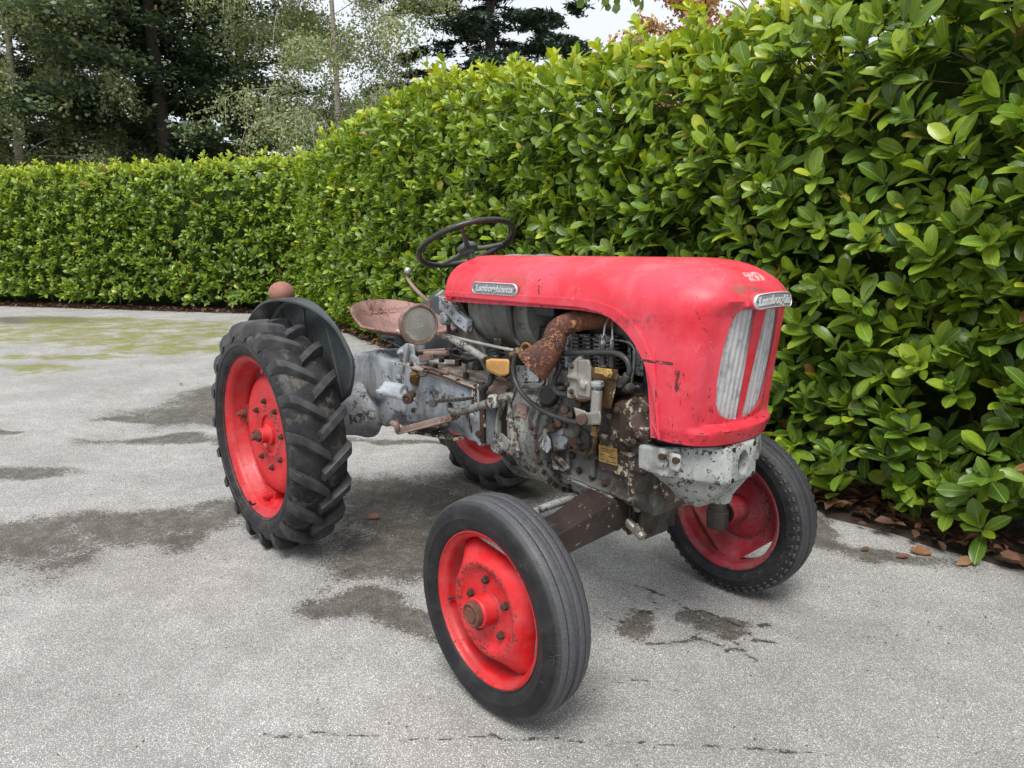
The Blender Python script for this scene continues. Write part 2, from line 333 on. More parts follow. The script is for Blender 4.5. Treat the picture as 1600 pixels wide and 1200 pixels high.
def obj(name, mb, mat, parent=None, bevel=0., remesh=0., smooth=38., sub=0, solid=0., weld=False, label=None, relax=3):
    me = mb.data(name) if isinstance(mb, MB) else mb
    bm = bmesh.new(); bm.from_mesh(me)
    if weld: bmesh.ops.remove_doubles(bm, verts=bm.verts, dist=1e-5)
    bmesh.ops.recalc_face_normals(bm, faces=bm.faces); bm.to_mesh(me); bm.free()
    o = bpy.data.objects.new(name, me); COL.objects.link(o)
    for m in (mat if isinstance(mat, (list, tuple)) else [mat]): me.materials.append(m)
    me.polygons.foreach_set('use_smooth', [True]*len(me.polygons))
    if remesh:
        md = o.modifiers.new('r', 'REMESH'); md.mode = 'VOXEL'; md.voxel_size = remesh; md.use_smooth_shade = True
        md = o.modifiers.new('s', 'SMOOTH'); md.factor = .5; md.iterations = relax
    else:
        me.set_sharp_from_angle(angle=rad(smooth))
        if solid: md = o.modifiers.new('t', 'SOLIDIFY'); md.thickness = solid; md.offset = -1
        if sub: md = o.modifiers.new('u', 'SUBSURF'); md.levels = md.render_levels = sub
        if bevel:
            md = o.modifiers.new('b', 'BEVEL'); md.width = bevel; md.segments = 2; md.limit_method = 'ANGLE'; md.angle_limit = rad(35); md.harden_normals = False
    if parent: o.parent = parent
    if label: o['label'] = label
    return o
def thing(name, label, cat, loc=(0, 0, 0), group=None):
    o = bpy.data.objects.new(name, None); COL.objects.link(o); o.location = loc; o.empty_display_size = .2
    o['label'] = label; o['category'] = cat
    if group: o['group'] = group
    return o
def tag(o, label=None, cat=None, group=None, kind=None):
    for k, v in (('label', label), ('category', cat), ('group', group), ('kind', kind)):
        if v: o[k] = v
    return o
def cut(o, cutter):
    me = cutter.data('c'); bm = bmesh.new(); bm.from_mesh(me); bmesh.ops.recalc_face_normals(bm, faces=bm.faces); bm.to_mesh(me); bm.free()
    c = bpy.data.objects.new('c', me); COL.objects.link(c)
    md = o.modifiers.new('k', 'BOOLEAN'); md.object = c; md.operation = 'DIFFERENCE'; md.solver = 'EXACT'
    dg = bpy.context.evaluated_depsgraph_get(); dg.update(); nm = bpy.data.meshes.new_from_object(o.evaluated_get(dg))
    o.modifiers.clear(); o.data = nm; bpy.data.objects.remove(c); bpy.data.meshes.remove(me)
def text_mesh(txt, size, depth, shear=0., bold=0.):
    cu = bpy.data.curves.new('t', 'FONT'); cu.body = txt; cu.size = size; cu.extrude = depth; cu.shear = shear; cu.offset = bold
    cu.align_x = 'CENTER'; cu.align_y = 'CENTER'; cu.resolution_u = 3
    o = bpy.data.objects.new('t', cu); COL.objects.link(o); dg = bpy.context.evaluated_depsgraph_get(); dg.update()
    me = bpy.data.meshes.new_from_object(o.evaluated_get(dg)); mb = MB()
    mb.add([v.co.copy() for v in me.vertices], [tuple(p.vertices) for p in me.polygons])
    bpy.data.objects.remove(o); bpy.data.curves.remove(cu); bpy.data.meshes.remove(me); return mb
def fast_mesh(name, verts, faces, mat, attrs=None, uv=None, smooth=True):
    """verts (N,3), faces (M,k) numpy -> mesh object, built quickly"""
    me = bpy.data.meshes.new(name); k = faces.shape[1]
    me.vertices.add(len(verts)); me.vertices.foreach_set('co', np.ascontiguousarray(verts, np.float32).ravel())
    me.loops.add(faces.size); me.loops.foreach_set('vertex_index', np.ascontiguousarray(faces, np.int32).ravel())
    me.polygons.add(len(faces)); me.polygons.foreach_set('loop_start', np.arange(0, faces.size, k, dtype=np.int32))
    me.polygons.foreach_set('use_smooth', np.full(len(faces), smooth))
    for nm, a in (attrs or {}).items():
        at = me.attributes.new(nm, 'FLOAT', 'POINT'); at.data.foreach_set('value', np.ascontiguousarray(a, np.float32))
    if uv is not None:
        u = me.uv_layers.new(name='UVMap'); u.data.foreach_set('uv', np.ascontiguousarray(uv[faces.ravel()], np.float32).ravel())
    me.materials.append(mat); me.update(calc_edges=True); me.validate()
    o = bpy.data.objects.new(name, me); COL.objects.link(o); return o
def fbm(x, y, seed=0, octs=4):
    out = np.zeros_like(x); amp = 1.; tot = 0.
    for o in range(octs):
        f = 2**o; X = x*f+seed*17.3; Y = y*f-seed*9.1; xi = np.floor(X); yi = np.floor(Y); fx = X-xi; fy = Y-yi; fx = fx*fx*(3-2*fx); fy = fy*fy*(3-2*fy)
        h = lambda a, b: np.modf(np.abs(np.sin(a*127.1+b*311.7+seed)*43758.5453))[0]
        out += amp*((h(xi, yi)*(1-fx)+h(xi+1, yi)*fx)*(1-fy)+(h(xi, yi+1)*(1-fx)+h(xi+1, yi+1)*fx)*fy); tot += amp; amp *= .5
    return out/tot

# ================================================================== GROUND
DAMP_SHADE = [(-0.789,-1.459,0.217,0.249,0.432,-0.056),(-0.74,-1.119,0.291,0.334,0.262,-0.056),(-0.552,-0.844,0.178,0.204,0.198,-0.059),(-0.59,-0.659,0.109,0.125,0.17,-0.058),(-0.071,0.074,0.243,0.278,0.351,-0.214),(0.393,-0.275,0.207,0.238,0.246,-0.144),(0.825,-0.556,0.167,0.193,0.115,-0.066),(0.991,-0.478,0.069,0.08,0.089,-0.058),(0.119,0.705,0.354,0.404,0.185,-0.156),(-2.932,-0.091,0.381,0.427,0.378,-0.115),(-3.062,-0.415,0.205,0.23,0.166,-0.041),(-3.479,0.24,0.269,0.3,0.569,-0.187),(-2.187,-0.361,0.424,0.478,0.109,-0.032),(-1.064,0.78,0.322,0.364,0.071,-0.045),(-2.059,-1.295,0.157,0.179,0.185,-0.024),(-3.285,-1.218,0.113,0.127,0.092,-0.011),(1.569,0.071,0.04,0.047,0.064,-0.076),(1.659,0.278,0.061,0.071,0.028,-0.039),(1.762,0.306,0.067,0.078,0.026,-0.039),(1.829,0.283,0.044,0.05,0.017,-0.026),(-2.37,0.58,0.206,0.231,0.646,-0.292),(-1.746,0.063,0.179,0.202,0.166,-0.067),(-3.898,3.387,0.416,0.454,0.736,-0.549),(-13.178,0.238,0.785,0.818,0.878,-0.119),(-13.632,3.849,0.625,0.634,0.716,-0.247),(1.85,1.42,.34,.05,.02,-.10),(1.35,1.40,.3,.02,.02,-.12)]  # dark wet stains; the ellipse under the engine is partly painted shadow
MOSS = [(-10.755,-0.091,0.947,1.006,1.491,-0.201),(-11.104,1.299,1.446,1.518,1.077,-0.246),(-8.953,0.638,0.998,1.068,1.201,-0.257),(-7.343,0.837,0.654,0.706,0.671,-0.178),(-7.677,-0.639,0.333,0.362,0.258,-0.032),(-6.588,-0.65,0.351,0.384,0.422,-0.057),(-8.755,1.97,0.426,0.452,0.718,-0.236),(-12.477,0.96,1.037,1.081,0.697,-0.13),(-7.377,1.26,0.368,0.396,0.624,-0.19),(-7.069,0.023,0.33,0.359,0.242,-0.047)]
CRACK = [[(1.356,0.295),(1.392,0.31),(1.438,0.313),(1.462,0.276),(1.506,0.249)],[(1.438,0.313),(1.523,0.323),(1.603,0.315),(1.634,0.3),(1.654,0.344),(1.744,0.333),(1.819,0.338),(1.891,0.303),(1.952,0.342)],[(1.651,-0.007),(1.709,0.048),(1.744,0.107),(1.755,0.158),(1.713,0.215),(1.669,0.268)],[(1.755,0.158),(1.808,0.163),(1.853,0.171),(1.885,0.197),(1.919,0.201),(1.966,0.19)],[(1.306,-1.156),(1.34,-1.087),(1.401,-1.029),(1.503,-0.927),(1.575,-0.868),(1.623,-0.795),(1.684,-0.708),(1.781,-0.628),(1.865,-0.538),(1.982,-0.41),(2.105,-0.291),(2.236,-0.161),(2.344,-0.059)],[(1.746,-0.266),(1.771,-0.205),(1.799,-0.162),(1.902,-0.136)],[(1.447,0.046),(1.487,0.036),(1.531,0.038)],[(1.508,0.153),(1.545,0.182),(1.545,0.211)],[(1.863,0.232),(1.89,0.227),(1.905,0.196)],[(1.25,-1.188),(1.342,-1.135),(1.358,-1.095)],[(-3.599,-0.505),(-3.08,-0.34),(-2.967,-0.079)],[(1.837,0.392),(1.874,0.435)]]
# the foot line of the right hedge and of the far hedge
HR = [(4.4, 1.57), (2.3, 1.60), (1.5, 1.66), (-1.5, 2.28), (-4.66, 2.97), (-8.2, 3.78), (-11.9, 4.65), (-14.5, 5.4)]
HF = [(-25., -3.85), (-17.8, .1), (-12.0, 3.45), (-9.6, 5.1)]
def axis_grid(segs):
    a = []
    for lo, hi, st in segs: a += list(np.arange(lo, hi-1e-9, st))
    return np.array(a+[segs[-1][1]])
gx = axis_grid([(-130, -34, 12), (-34, -14, 1.), (-14, -4, .12), (-4, -1, .045), (-1, 1.2, .03), (1.2, 2.7, .016), (2.7, 5, .2), (5, 60, 11)])
gy = axis_grid([(-90, -6, 12), (-6, -2, .4), (-2, -1.3, .03), (-1.3, .6, .018), (.6, 1.8, .03), (1.8, 6, .1), (6, 30, 2.), (30, 90, 12)])
GX, GY = np.meshgrid(gx, gy, indexing='ij'); nx, ny = GX.shape
wx = GX+(fbm(GX*2.5, GY*2.5, 3, 6)-.5)*.50; wy = GY+(fbm(GX*2.5, GY*2.5, 5, 6)-.5)*.50
def ellmask(E, X, Y, soft=1.0):
    m = np.zeros_like(X)
    for ox, oy, ax, ay, bx, by in E:
        det = ax*by-ay*bx; dx, dy = X-ox, Y-oy; a = (dx*by-dy*bx)/det; b = (ax*dy-ay*dx)/det
        m = np.maximum(m, np.clip((1.12+soft*.5-np.sqrt(a*a+b*b))/soft, 0, 1))
    return m
damp_shade = ellmask(DAMP_SHADE[:16]+DAMP_SHADE[20:], wx, wy); damp_shade = np.maximum(damp_shade, ellmask(DAMP_SHADE[16:20], GX+(fbm(GX*14, GY*14, 3)-.5)*.06, GY+(fbm(GX*14, GY*14, 8)-.5)*.06, .7)*.9)
moss = ellmask(MOSS, wx, wy, .8)
cw = np.full_like(GX, 9.); jx = GX+(fbm(GX*26, GY*26, 11, 3)-.5)*.04; jy = GY+(fbm(GX*26, GY*26, 12, 3)-.5)*.04
for li, l in enumerate(CRACK):
    for (x0, y0), (x1, y1) in zip(l, l[1:]):
        dx, dy = x1-x0, y1-y0; t = np.clip(((jx-x0)*dx+(jy-y0)*dy)/(dx*dx+dy*dy), 0, 1)
        cw = np.minimum(cw, np.hypot(jx-x0-t*dx, jy-y0-t*dy)*(2. if li in (4, 5, 9) else 1.))
GZ = (fbm(GX*.7, GY*.7, 2)-.5)*.012*np.exp(-((GX-0)**2+(GY)**2)/200)
GZ = np.where((np.abs(GX) < 2.6) & (np.abs(GY) < 1.2), GZ*.15, GZ)-.0015
idx = np.arange(nx*ny).reshape(nx, ny)
faces = np.stack([idx[:-1, :-1], idx[1:, :-1], idx[1:, 1:], idx[:-1, 1:]], -1).reshape(-1, 4)
n = NB('worn_asphalt')
n1 = n.noise(150, 3, .6); n2 = n.noise(330, 2, .5); wv = n.n('ShaderNodeVectorMath', operation='ADD'); n.l(n.tc.outputs['Object'], wv.inputs[0]); wn_ = n.n('ShaderNodeTexNoise'); wn_.inputs['Scale'].default_value = 60; n.l(n.tc.outputs['Object'], wn_.inputs['Vector']); ws_ = n.n('ShaderNodeVectorMath', operation='SCALE'); n.l(wn_.outputs['Color'], ws_.inputs[0]); ws_.inputs['Scale'].default_value = .012; n.l(ws_.outputs[0], wv.inputs[1])
v1 = n.voro(240, 'F1', wv.outputs[0]); vc = n.voro(240, 'F1', wv.outputs[0], out='Color')
nb = n.noise(1.1, 5, .6); nm_ = n.noise(9, 6, .65); nf = n.noise(42, 6, .7)
stone = n.ramp(v1, .18, .62, 1, 0)
sepc = n.n('ShaderNodeSeparateColor'); n.l(vc, sepc.inputs[0])
sc_ = n.mix(sepc.outputs[0], (.40, .39, .38), (.97, .96, .945))
c = n.mix(stone, (.25, .245, .24), sc_)
c = n.mix(n.math('MULTIPLY', n.ramp(n.noise(120, 5, .75), .52, .70), .8), c, (.13, .127, .123))
c = n.mul(1., c, n.mix(n.ramp(nb, .3, .7), (.82, .81, .80), (1.08, 1.075, 1.07)))
c = n.mul(1., c, n.mix(n.ramp(nm_, .3, .7), (.90, .90, .89), (1.06, 1.06, 1.06)))
da = n.attr('damp_shade').outputs['Fac']; mo = n.attr('moss').outputs['Fac']; cr = n.attr('crack').outputs['Fac']
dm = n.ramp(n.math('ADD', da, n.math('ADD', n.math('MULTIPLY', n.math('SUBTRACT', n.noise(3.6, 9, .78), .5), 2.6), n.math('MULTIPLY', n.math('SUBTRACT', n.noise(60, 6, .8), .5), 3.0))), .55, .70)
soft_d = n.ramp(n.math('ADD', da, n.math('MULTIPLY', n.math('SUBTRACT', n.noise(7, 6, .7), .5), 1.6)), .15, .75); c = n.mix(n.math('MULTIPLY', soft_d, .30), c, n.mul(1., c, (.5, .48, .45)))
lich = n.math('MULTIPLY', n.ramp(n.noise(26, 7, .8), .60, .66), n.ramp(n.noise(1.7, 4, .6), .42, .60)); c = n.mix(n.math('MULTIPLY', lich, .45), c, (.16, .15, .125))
c = n.mix(n.math('MULTIPLY', dm, n.ramp(n.noise(13, 6, .75), .30, .60, .62, .97)), c, n.mul(1., c, (.33, .305, .27)))  # darkens the wet stains and the shade painted under the engine
mm = n.ramp(n.math('ADD', mo, n.math('MULTIPLY', n.math('SUBTRACT', n.noise(2.4, 9, .75, n.coord((1, 1, 1))), .5), 4.0)), .40, 1.35)
c = n.mix(n.math('MULTIPLY', mm, n.ramp(nf, .3, .6, .6, .97)), c, n.mix(nm_, (.14, .145, .022), (.23, .235, .03)))
lt = n.math('ADD', n.math('SUBTRACT', nf, .5), n.math('MULTIPLY', n.math('SUBTRACT', n1, .5), .8))
ck = n.ramp(n.math('ADD', cr, n.math('MULTIPLY', lt, .030)), .0035, .0080, 1, 0)
c = n.mix(n.math('MULTIPLY', ck, .9), c, (.055, .05, .042))
halo = n.ramp(n.math('ADD', cr, n.math('MULTIPLY', lt, .05)), .002, .022, 1, 0)
c = n.mix(n.math('MULTIPLY', halo, .35), c, n.mul(1., c, (.4, .38, .35)))
pits = n.math('MULTIPLY', n.ramp(n.noise(55, 5, .75), .66, .70), .75)
c = n.mix(pits, c, (.075, .07, .062))
h = n.math('ADD', n.math('MULTIPLY', stone, .8), n.math('SUBTRACT', n.math('MULTIPLY', n1, .6), n.math('MULTIPLY', ck, 1.5)))
n.P(Base_Color=c, Roughness=n.math('SUBTRACT', .88, n.math('MULTIPLY', dm, .14)), Normal=n.bump(h, .0028, .9), Specular_IOR_Level=.3)
g = fast_mesh('asphalt_yard', np.stack([GX, GY, GZ], -1).reshape(-1, 3), faces, n.m, {'damp_shade': damp_shade.ravel(), 'moss': moss.ravel(), 'crack': cw.ravel()})
tag(g, 'worn pale grey asphalt yard with dark wet patches, shade painted in under the engine, moss and fine cracks', kind='structure')
# soil strips under the hedges
def off_curve(C_, d):
    out = []
    for i, p in enumerate(C_):
        a = V(C_[max(i-1, 0)]); b = V(C_[min(i+1, len(C_)-1)]); t = (b-a).normalized(); nrm = V((-t.y, t.x)); out.append(V(p)+nrm*d)
    return out
def densify(C_, st):
    out = []
    for a, b in zip(C_, C_[1:]):
        a, b = V(a), V(b); k = max(1, int((b-a).length/st)); out += [a.lerp(b, i/k) for i in range(k)]
    return out+[V(C_[-1])]
n = NB('dark_soil'); f = n.noise(30, 7, .75); n.P(Base_Color=n.mix(f, (.025, .018, .012), (.085, .058, .038)), Roughness=.95, Normal=n.bump(f, .02)); M['soil'] = n.m
# a curve running so that +1 side (left of travel) is the yard side is stored per hedge
def strip(name, C_, side, y0, y1, label):
    D = densify(C_, .12); vs = []; rows = [y0+(y1-y0)*k/8 for k in range(9)]
    for i, p in enumerate(D):
        a = D[max(i-1, 0)]; b = D[min(i+1, len(D)-1)]; t = (b-a).normalized(); nr_ = V((-t.y, t.x))*side
        for k, r in enumerate(rows):
            q = p+nr_*(r+(.07*mnoise.noise(V((p.x*3, p.y*3, k))) if k == 0 else 0)); hgt = .004+.035*min(1, k/3)+(.02*mnoise.noise(V((q.x*6, q.y*6, 0))) if k else 0)
            vs.append((q.x, q.y, hgt if k else -.004))
    m = len(rows); fs = [(i*m+k, (i+1)*m+k, (i+1)*m+k+1, i*m+k+1) for i in range(len(D)-1) for k in range(m-1)]
    mb = MB(); mb.add(vs, fs); o = obj(name, mb, M['soil'], smooth=180); tag(o, label, kind='structure')
strip('soil', HR, 1, .07, -2.0, 'dark soil strip along the foot of the tall right hedge')
strip('soil', HF, -1, .05, -2.2, 'dark soil strip along the foot of the far hedge')
n = NB('lawn_beyond'); f = n.noise(6, 6); n.P(Base_Color=n.mix(f, (.05, .085, .02), (.09, .12, .03)), Roughness=.95); 
mb = MB(); D = [(-24, -1.6), (-17.2, 2.2), (-11.5, 5.4), (-6, 5.9), (0, 4.6), (6, 3.8), (60, 3.8), (60, 90), (-110, 90), (-110, -1.6)]
mb.add([(x, y, .03) for x, y in D], [tuple(range(len(D)))]); tag(obj('lawn', mb, n.m), 'grass ground beyond the hedges', kind='structure')

# ================================================================== LEAF MATERIALS
def leaf_mat(name, cols, rough=.28, veins=True, trans=.28, tcol=None):
    n = NB(name); t = n.attr('tint').outputs['Fac']
    ri = n.n('ShaderNodeObjectInfo').outputs['Random']
    c = None; k = len(cols)-1
    cr_ = n.n('ShaderNodeValToRGB'); n.l(t, cr_.inputs[0]); e = cr_.color_ramp.elements
    while len(e) < len(cols): e.new(.5)
    for i, (p, q) in enumerate(cols): e[i].position = p; e[i].color = (*q, 1)
    c = cr_.outputs[0]
    nn = n.noise(25, 4, .6); c = n.mul(.8, c, n.mix(n.ramp(nn, .3, .7), (.62, .68, .6), (1.15, 1.1, 1.1)))
    if veins:
        uv = n.n('ShaderNodeUVMap').outputs[0]; sp = n.n('ShaderNodeSeparateXYZ'); n.l(uv, sp.inputs[0])
        au = n.math('ABSOLUTE', n.math('SUBTRACT', sp.outputs[0], .5)); rib = n.ramp(au, .012, .035, 1, 0)
        ang = n.math('SUBTRACT', n.math('MULTIPLY', sp.outputs[1], 62), n.math('MULTIPLY', au, 60)); sv = n.ramp(n.math('SINE', ang), .80, 1.)
        c = n.mix(n.math('MULTIPLY', rib, .75), c, (.38, .44, .13)); c = n.mix(n.math('MULTIPLY', sv, .16), c, (.28, .36, .08))
        n.P(Normal=n.bump(n.math('ADD', n.math('MULTIPLY', rib, -.6), n.math('MULTIPLY', sv, -.3)), .0012))
    n.P(Base_Color=c, Roughness=rough, Specular_IOR_Level=.5)
    if trans:
        tr = n.n('ShaderNodeBsdfTranslucent'); n.l(n.mul(1., c, tcol or (1.5, 1.35, .5)), tr.inputs[0])
        mx = n.n('ShaderNodeMixShader'); mx.inputs[0].default_value = trans; n.l(n.b.outputs[0], mx.inputs[1]); n.l(tr.outputs[0], mx.inputs[2]); n.l(mx.outputs[0], n.out.inputs[0])
    return n.m
M['laurel'] = leaf_mat('laurel_leaf', [(0, (.050, .110, .018)), (.26, (.105, .200, .022)), (.50, (.190, .305, .026)), (.76, (.32, .43, .032)), (.88, (.46, .54, .035)), (.96, (.58, .50, .07)), (1., (.30, .13, .05))])
M['litter'] = leaf_mat('dry_fallen_leaf', [(0, (.045, .024, .016)), (.5, (.125, .058, .032)), (.85, (.24, .115, .055)), (1., (.36, .24, .12))], rough=.6, veins=False, trans=0)
M['birchleaf'] = leaf_mat('birch_leaf', [(0, (.15, .20, .105)), (.6, (.31, .37, .20)), (.93, (.42, .45, .22)), (1., (.55, .40, .16))], rough=.5, veins=False, trans=.3)
M['darkleaf'] = leaf_mat('dark_tree_leaf', [(0, (.06, .10, .07)), (.6, (.13, .195, .125)), (.93, (.24, .30, .16)), (1., (.36, .25, .13))], rough=.5, veins=False, trans=.18)
M['cedarleaf'] = leaf_mat('cedar_needles', [(0, (.03, .055, .045)), (.7, (.06, .095, .078)), (1., (.10, .14, .11))], rough=.6, veins=False, trans=.05)
M['copperleaf'] = leaf_mat('orange_autumn_leaf', [(0, (.24, .13, .07)), (.5, (.50, .28, .12)), (.9, (.66, .42, .18)), (1., (.25, .25, .08))], rough=.5, veins=False, trans=.3, tcol=(1.2, 1, .6))
M['limeleaf'] = leaf_mat('overhead_leaf', [(0, (.08, .13, .04)), (.6, (.14, .22, .06)), (1., (.25, .28, .07))], rough=.45, veins=False, trans=.35)
M['bark'] = simple('grey_brown_bark', (.07, .06, .05), .9, nscale=20, var=.5, bd=.01)
n = NB('birch_bark'); f = n.noise(6, 6, .7, n.coord((1, 1, 4))); n.P(Base_Color=n.mix(n.ramp(f, .52, .62), (.42, .38, .33), (.09, .07, .055)), Roughness=.8); M['birchbark'] = n.m
M['twig'] = simple('brown_green_twig', (.10, .09, .04), .8, nscale=30, var=.4)

# ================================================================== HEDGES
# laurel leaf: 5 middle rows of left, rib, right points, a base point and a tip
LT = np.array([0, .10, .30, .52, .74, .90, 1.]); LW = np.array([0, .11, .205, .252, .235, .15, 0])
def leaf_template(rows=5, droop=.16, fold=.28):
    if rows == 5: T_, W_ = LT, LW
    else: T_, W_ = np.array([0, .3, .72, 1.]), np.array([0, .20, .252, 0])
    v = [(0, 0, 0)]; uv = [(.5, 0)]
    for t, w_ in zip(T_[1:-1], W_[1:-1]):
        z = -droop*t*t
        for s in (-1, 0, 1): v.append((s*w_, t, z+(fold*w_ if s else 0))); uv.append((.5+s*.5*w_/.252, t))
    v.append((0, 1, -droop)); uv.append((.5, 1)); k = len(T_)-2; f = []
    f += [(0, 2, 1), (0, 3, 2)]
    for r in range(k-1):
        a = 1+3*r; b = a+3
        for q in (0, 1): f += [(a+q, a+q+1, b+q+1), (a+q, b+q+1, b+q)]
    a = 1+3*(k-1); tip = 1+3*k; f += [(a, a+1, tip), (a+1, a+2, tip)]
    return np.array(v, float), np.array(f), np.array(uv)
def norm(a): return a/np.maximum(np.linalg.norm(a, axis=-1, keepdims=True), 1e-9)
def leaves_from(origin, axis, up, length, width, tint, tmpl, curl=None):
    """leaf blades: origin (N,3), axis = blade direction, up = side the blade faces"""
    v, f, uv = tmpl; N = len(origin); y = norm(axis); x = norm(np.cross(y, up)); z = np.cross(x, y)
    vv = np.repeat(v[None], N, 0)
    if curl is not None: vv[:, :, 2] += curl[:, None]*(vv[:, :, 1]**2)
    W_ = (vv[..., 0:1]*x[:, None]*(length*width)[:, None, None]+vv[..., 1:2]*y[:, None]*length[:, None, None]+vv[..., 2:3]*z[:, None]*length[:, None, None])+origin[:, None]
    k = len(v); F2 = (f[None]+(np.arange(N)*k)[:, None, None]).reshape(-1, 3)
    return W_.reshape(-1, 3), F2, np.tile(uv, (N, 1)), np.repeat(tint, k)
def curve_tools(C_):
    pts = np.array(C_, float); d = np.diff(pts, axis=0); L_ = np.hypot(d[:, 0], d[:, 1]); cum = np.concatenate([[0], np.cumsum(L_)])
    def at(s):
        x = np.interp(s, cum, pts[:, 0]); y = np.interp(s, cum, pts[:, 1]); e = .4
        tx = np.interp(s+e, cum, pts[:, 0])-np.interp(s-e, cum, pts[:, 0]); ty = np.interp(s+e, cum, pts[:, 1])-np.interp(s-e, cum, pts[:, 1]); l = np.hypot(tx, ty)+1e-9
        return x, y, tx/l, ty/l
    return at, cum[-1]
def hedge(name, label, C_, side, hfun, dens, leaf, rows, skirt, nobj, objlabel=None, depth=1.5, near=0):
    at, Ltot = curve_tools(C_); root = thing(name, label, 'hedge', (C_[1][0], C_[1][1], 0))
    iv = -np.array(root.location)
    def place(s, h, dp):
        x, y, tx, ty = at(s); nx_, ny_ = -ty*side, tx*side        # outward (yard side)
        bump_ = (fbm(s*1.3, h*1.5, 4)-.5)*.17+(fbm(s*4, h*4, 9)-.5)*.16
        H = hfun(x); inset = np.clip((h-(H-.45))/.45, 0, 1)**2*.28
        skirt_in = np.clip((.35-h)/.35, 0, 1)**2*.12
        o = bump_-inset-skirt_in-dp
        return np.stack([x+nx_*o, y+ny_*o, h], -1), np.stack([nx_, ny_, np.zeros_like(nx_)], -1)
    Hm = float(np.mean(hfun(np.linspace(C_[0][0], C_[-1][0], 50)))); N = int(Ltot*Hm*dens)
    s = rng.uniform(0, Ltot, N); x, _, _, _ = at(s); H = hfun(x)
    lo = skirt+.10*(fbm(s*1.7, s*0, 21)-.3); h = lo+(H-lo)*rng.uniform(0, 1, N)
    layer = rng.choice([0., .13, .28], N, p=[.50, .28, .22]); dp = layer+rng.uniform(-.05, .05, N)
    pos, nrm = place(s, h, dp)
    topn = int(Ltot*depth*dens*.7)                              # shoots on the trimmed top
    s2 = rng.uniform(0, Ltot, topn); x2, _, _, _ = at(s2); h2 = hfun(x2)+rng.uniform(-.08, .05, topn)
    pos2, nrm2 = place(s2, h2, 0*s2); back = rng.uniform(0, depth, topn); pos2 -= nrm2*back[:, None]; pos2[:, 2] = h2+(fbm(s2*1.5, back*1.5, 6)-.5)*.25
    spr = rng.random(topn) < .10; pos2[spr, 2] += rng.uniform(.05, .22, spr.sum())
    up = np.array([0, 0, 1.])
    ax1 = norm(nrm*rng.uniform(.4, 1.1, (N, 1))+up*rng.uniform(.4, 1.2, (N, 1))+rng.normal(0, .42, (N, 3)))
    ax2 = norm(nrm2*.25+up+rng.normal(0, .25, (topn, 3)))
    ptop = norm(np.stack([0*h, 0*h, 0*h+1], -1))
    pos = np.concatenate([pos, pos2]); ax = np.concatenate([ax1, ax2]); out = np.concatenate([nrm, nrm2])
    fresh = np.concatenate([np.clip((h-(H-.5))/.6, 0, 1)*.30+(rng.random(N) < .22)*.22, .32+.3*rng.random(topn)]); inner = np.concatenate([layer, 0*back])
    # twigs under the outer shoots
    LV = 7; cnt = rng.integers(5, LV+2, len(pos)); rep = np.repeat(np.arange(len(pos)), cnt)
    kk = np.concatenate([np.arange(c_) for c_ in cnt]); A = ax[rep]
    rx = norm(np.cross(A, np.tile([.31, .52, .8], (len(A), 1)))); ry = np.cross(A, rx); ph = kk*2.4+rep*1.7+rng.normal(0, .3, len(rep))
    rd = rx*np.cos(ph)[:, None]+ry*np.sin(ph)[:, None]; tilt = np.clip(1.18-kk*.13+rng.normal(0, .16, len(rep)), .25, 1.5)
    d = norm(A*np.cos(tilt)[:, None]+rd*np.sin(tilt)[:, None]+up*.05)
    org = pos[rep]+A*(kk*.011)[:, None]+rd*.004; upv = norm(A*.8+up*.35+out[rep]*.25-d*0)
    ln = leaf*rng.uniform(.60, 1.30, len(rep))*(1-.03*kk); wd = rng.uniform(.82, 1.12, len(rep))
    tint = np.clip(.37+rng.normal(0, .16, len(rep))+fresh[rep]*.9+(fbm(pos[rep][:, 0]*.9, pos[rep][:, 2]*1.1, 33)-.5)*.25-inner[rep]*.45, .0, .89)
    yel = rng.random(len(rep)); tint = np.where(yel < .010, .955, tint); tint = np.where(yel > .9965, 1., tint)
    curl = rng.uniform(-.12, .12, len(rep))
    tm = leaf_template(rows)
    mask = np.ones(len(rep), bool)
    if nobj:
        C0 = np.array(CAM); dist = np.linalg.norm(org-C0, axis=1)
        rel = org-C0; fz = rel@np.array(F_); uu = 800+FPX*(rel@np.array(R_))/fz; vv_ = 600-FPX*(rel@np.array(U_))/fz
        inside = (fz > .3) & (uu > 10) & (uu < 1590) & (vv_ > 5) & (vv_ < 1190) & (inner[rep] < .05)
        hid = (uu > 690) & (uu < 1245) & (vv_ > 400) & (vv_ < 930) if near else (uu > 480)
        facing = (upv*norm(C0-org)).sum(1) > .15
        score = np.where(inside & ~hid & facing, ln/dist, -1)+np.where(tint > .9, .01, 0)
        pick = np.argsort(-score)[:nobj]; mask[pick] = False
        protos = {}
        for i in pick:
            key = (int(tint[i]*8), int(i) % 2)
            if key not in protos:
                vv, ff, uvv, tt = leaves_from(np.zeros((1, 3)), np.array([[0, 1., 0]]), np.array([[0, 0, 1.]]), np.ones(1), np.ones(1), np.array([tint[i]]), tm, np.array([.08 if key[1] else -.06]))
                po = fast_mesh('leaf', vv, ff, M['laurel'], {'tint': tt}, uvv); protos[key] = po.data; bpy.data.objects.remove(po)
            o = bpy.data.objects.new('leaf', protos[key]); COL.objects.link(o)
            y = V(d[i]).normalized(); xx = y.cross(V(upv[i])).normalized(); z = xx.cross(y); L_ = ln[i]; p = org[i]+iv
            o.parent = root; o.matrix_local = Matrix(((xx.x*L_*wd[i], y.x*L_, z.x*L_, p[0]), (xx.y*L_*wd[i], y.y*L_, z.y*L_, p[1]), (xx.z*L_*wd[i], y.z*L_, z.z*L_, p[2]), (0, 0, 0, 1)))
    close = (org[:, 0] > -1.2) & (inner[rep] < .2) if near else np.zeros(len(rep), bool)
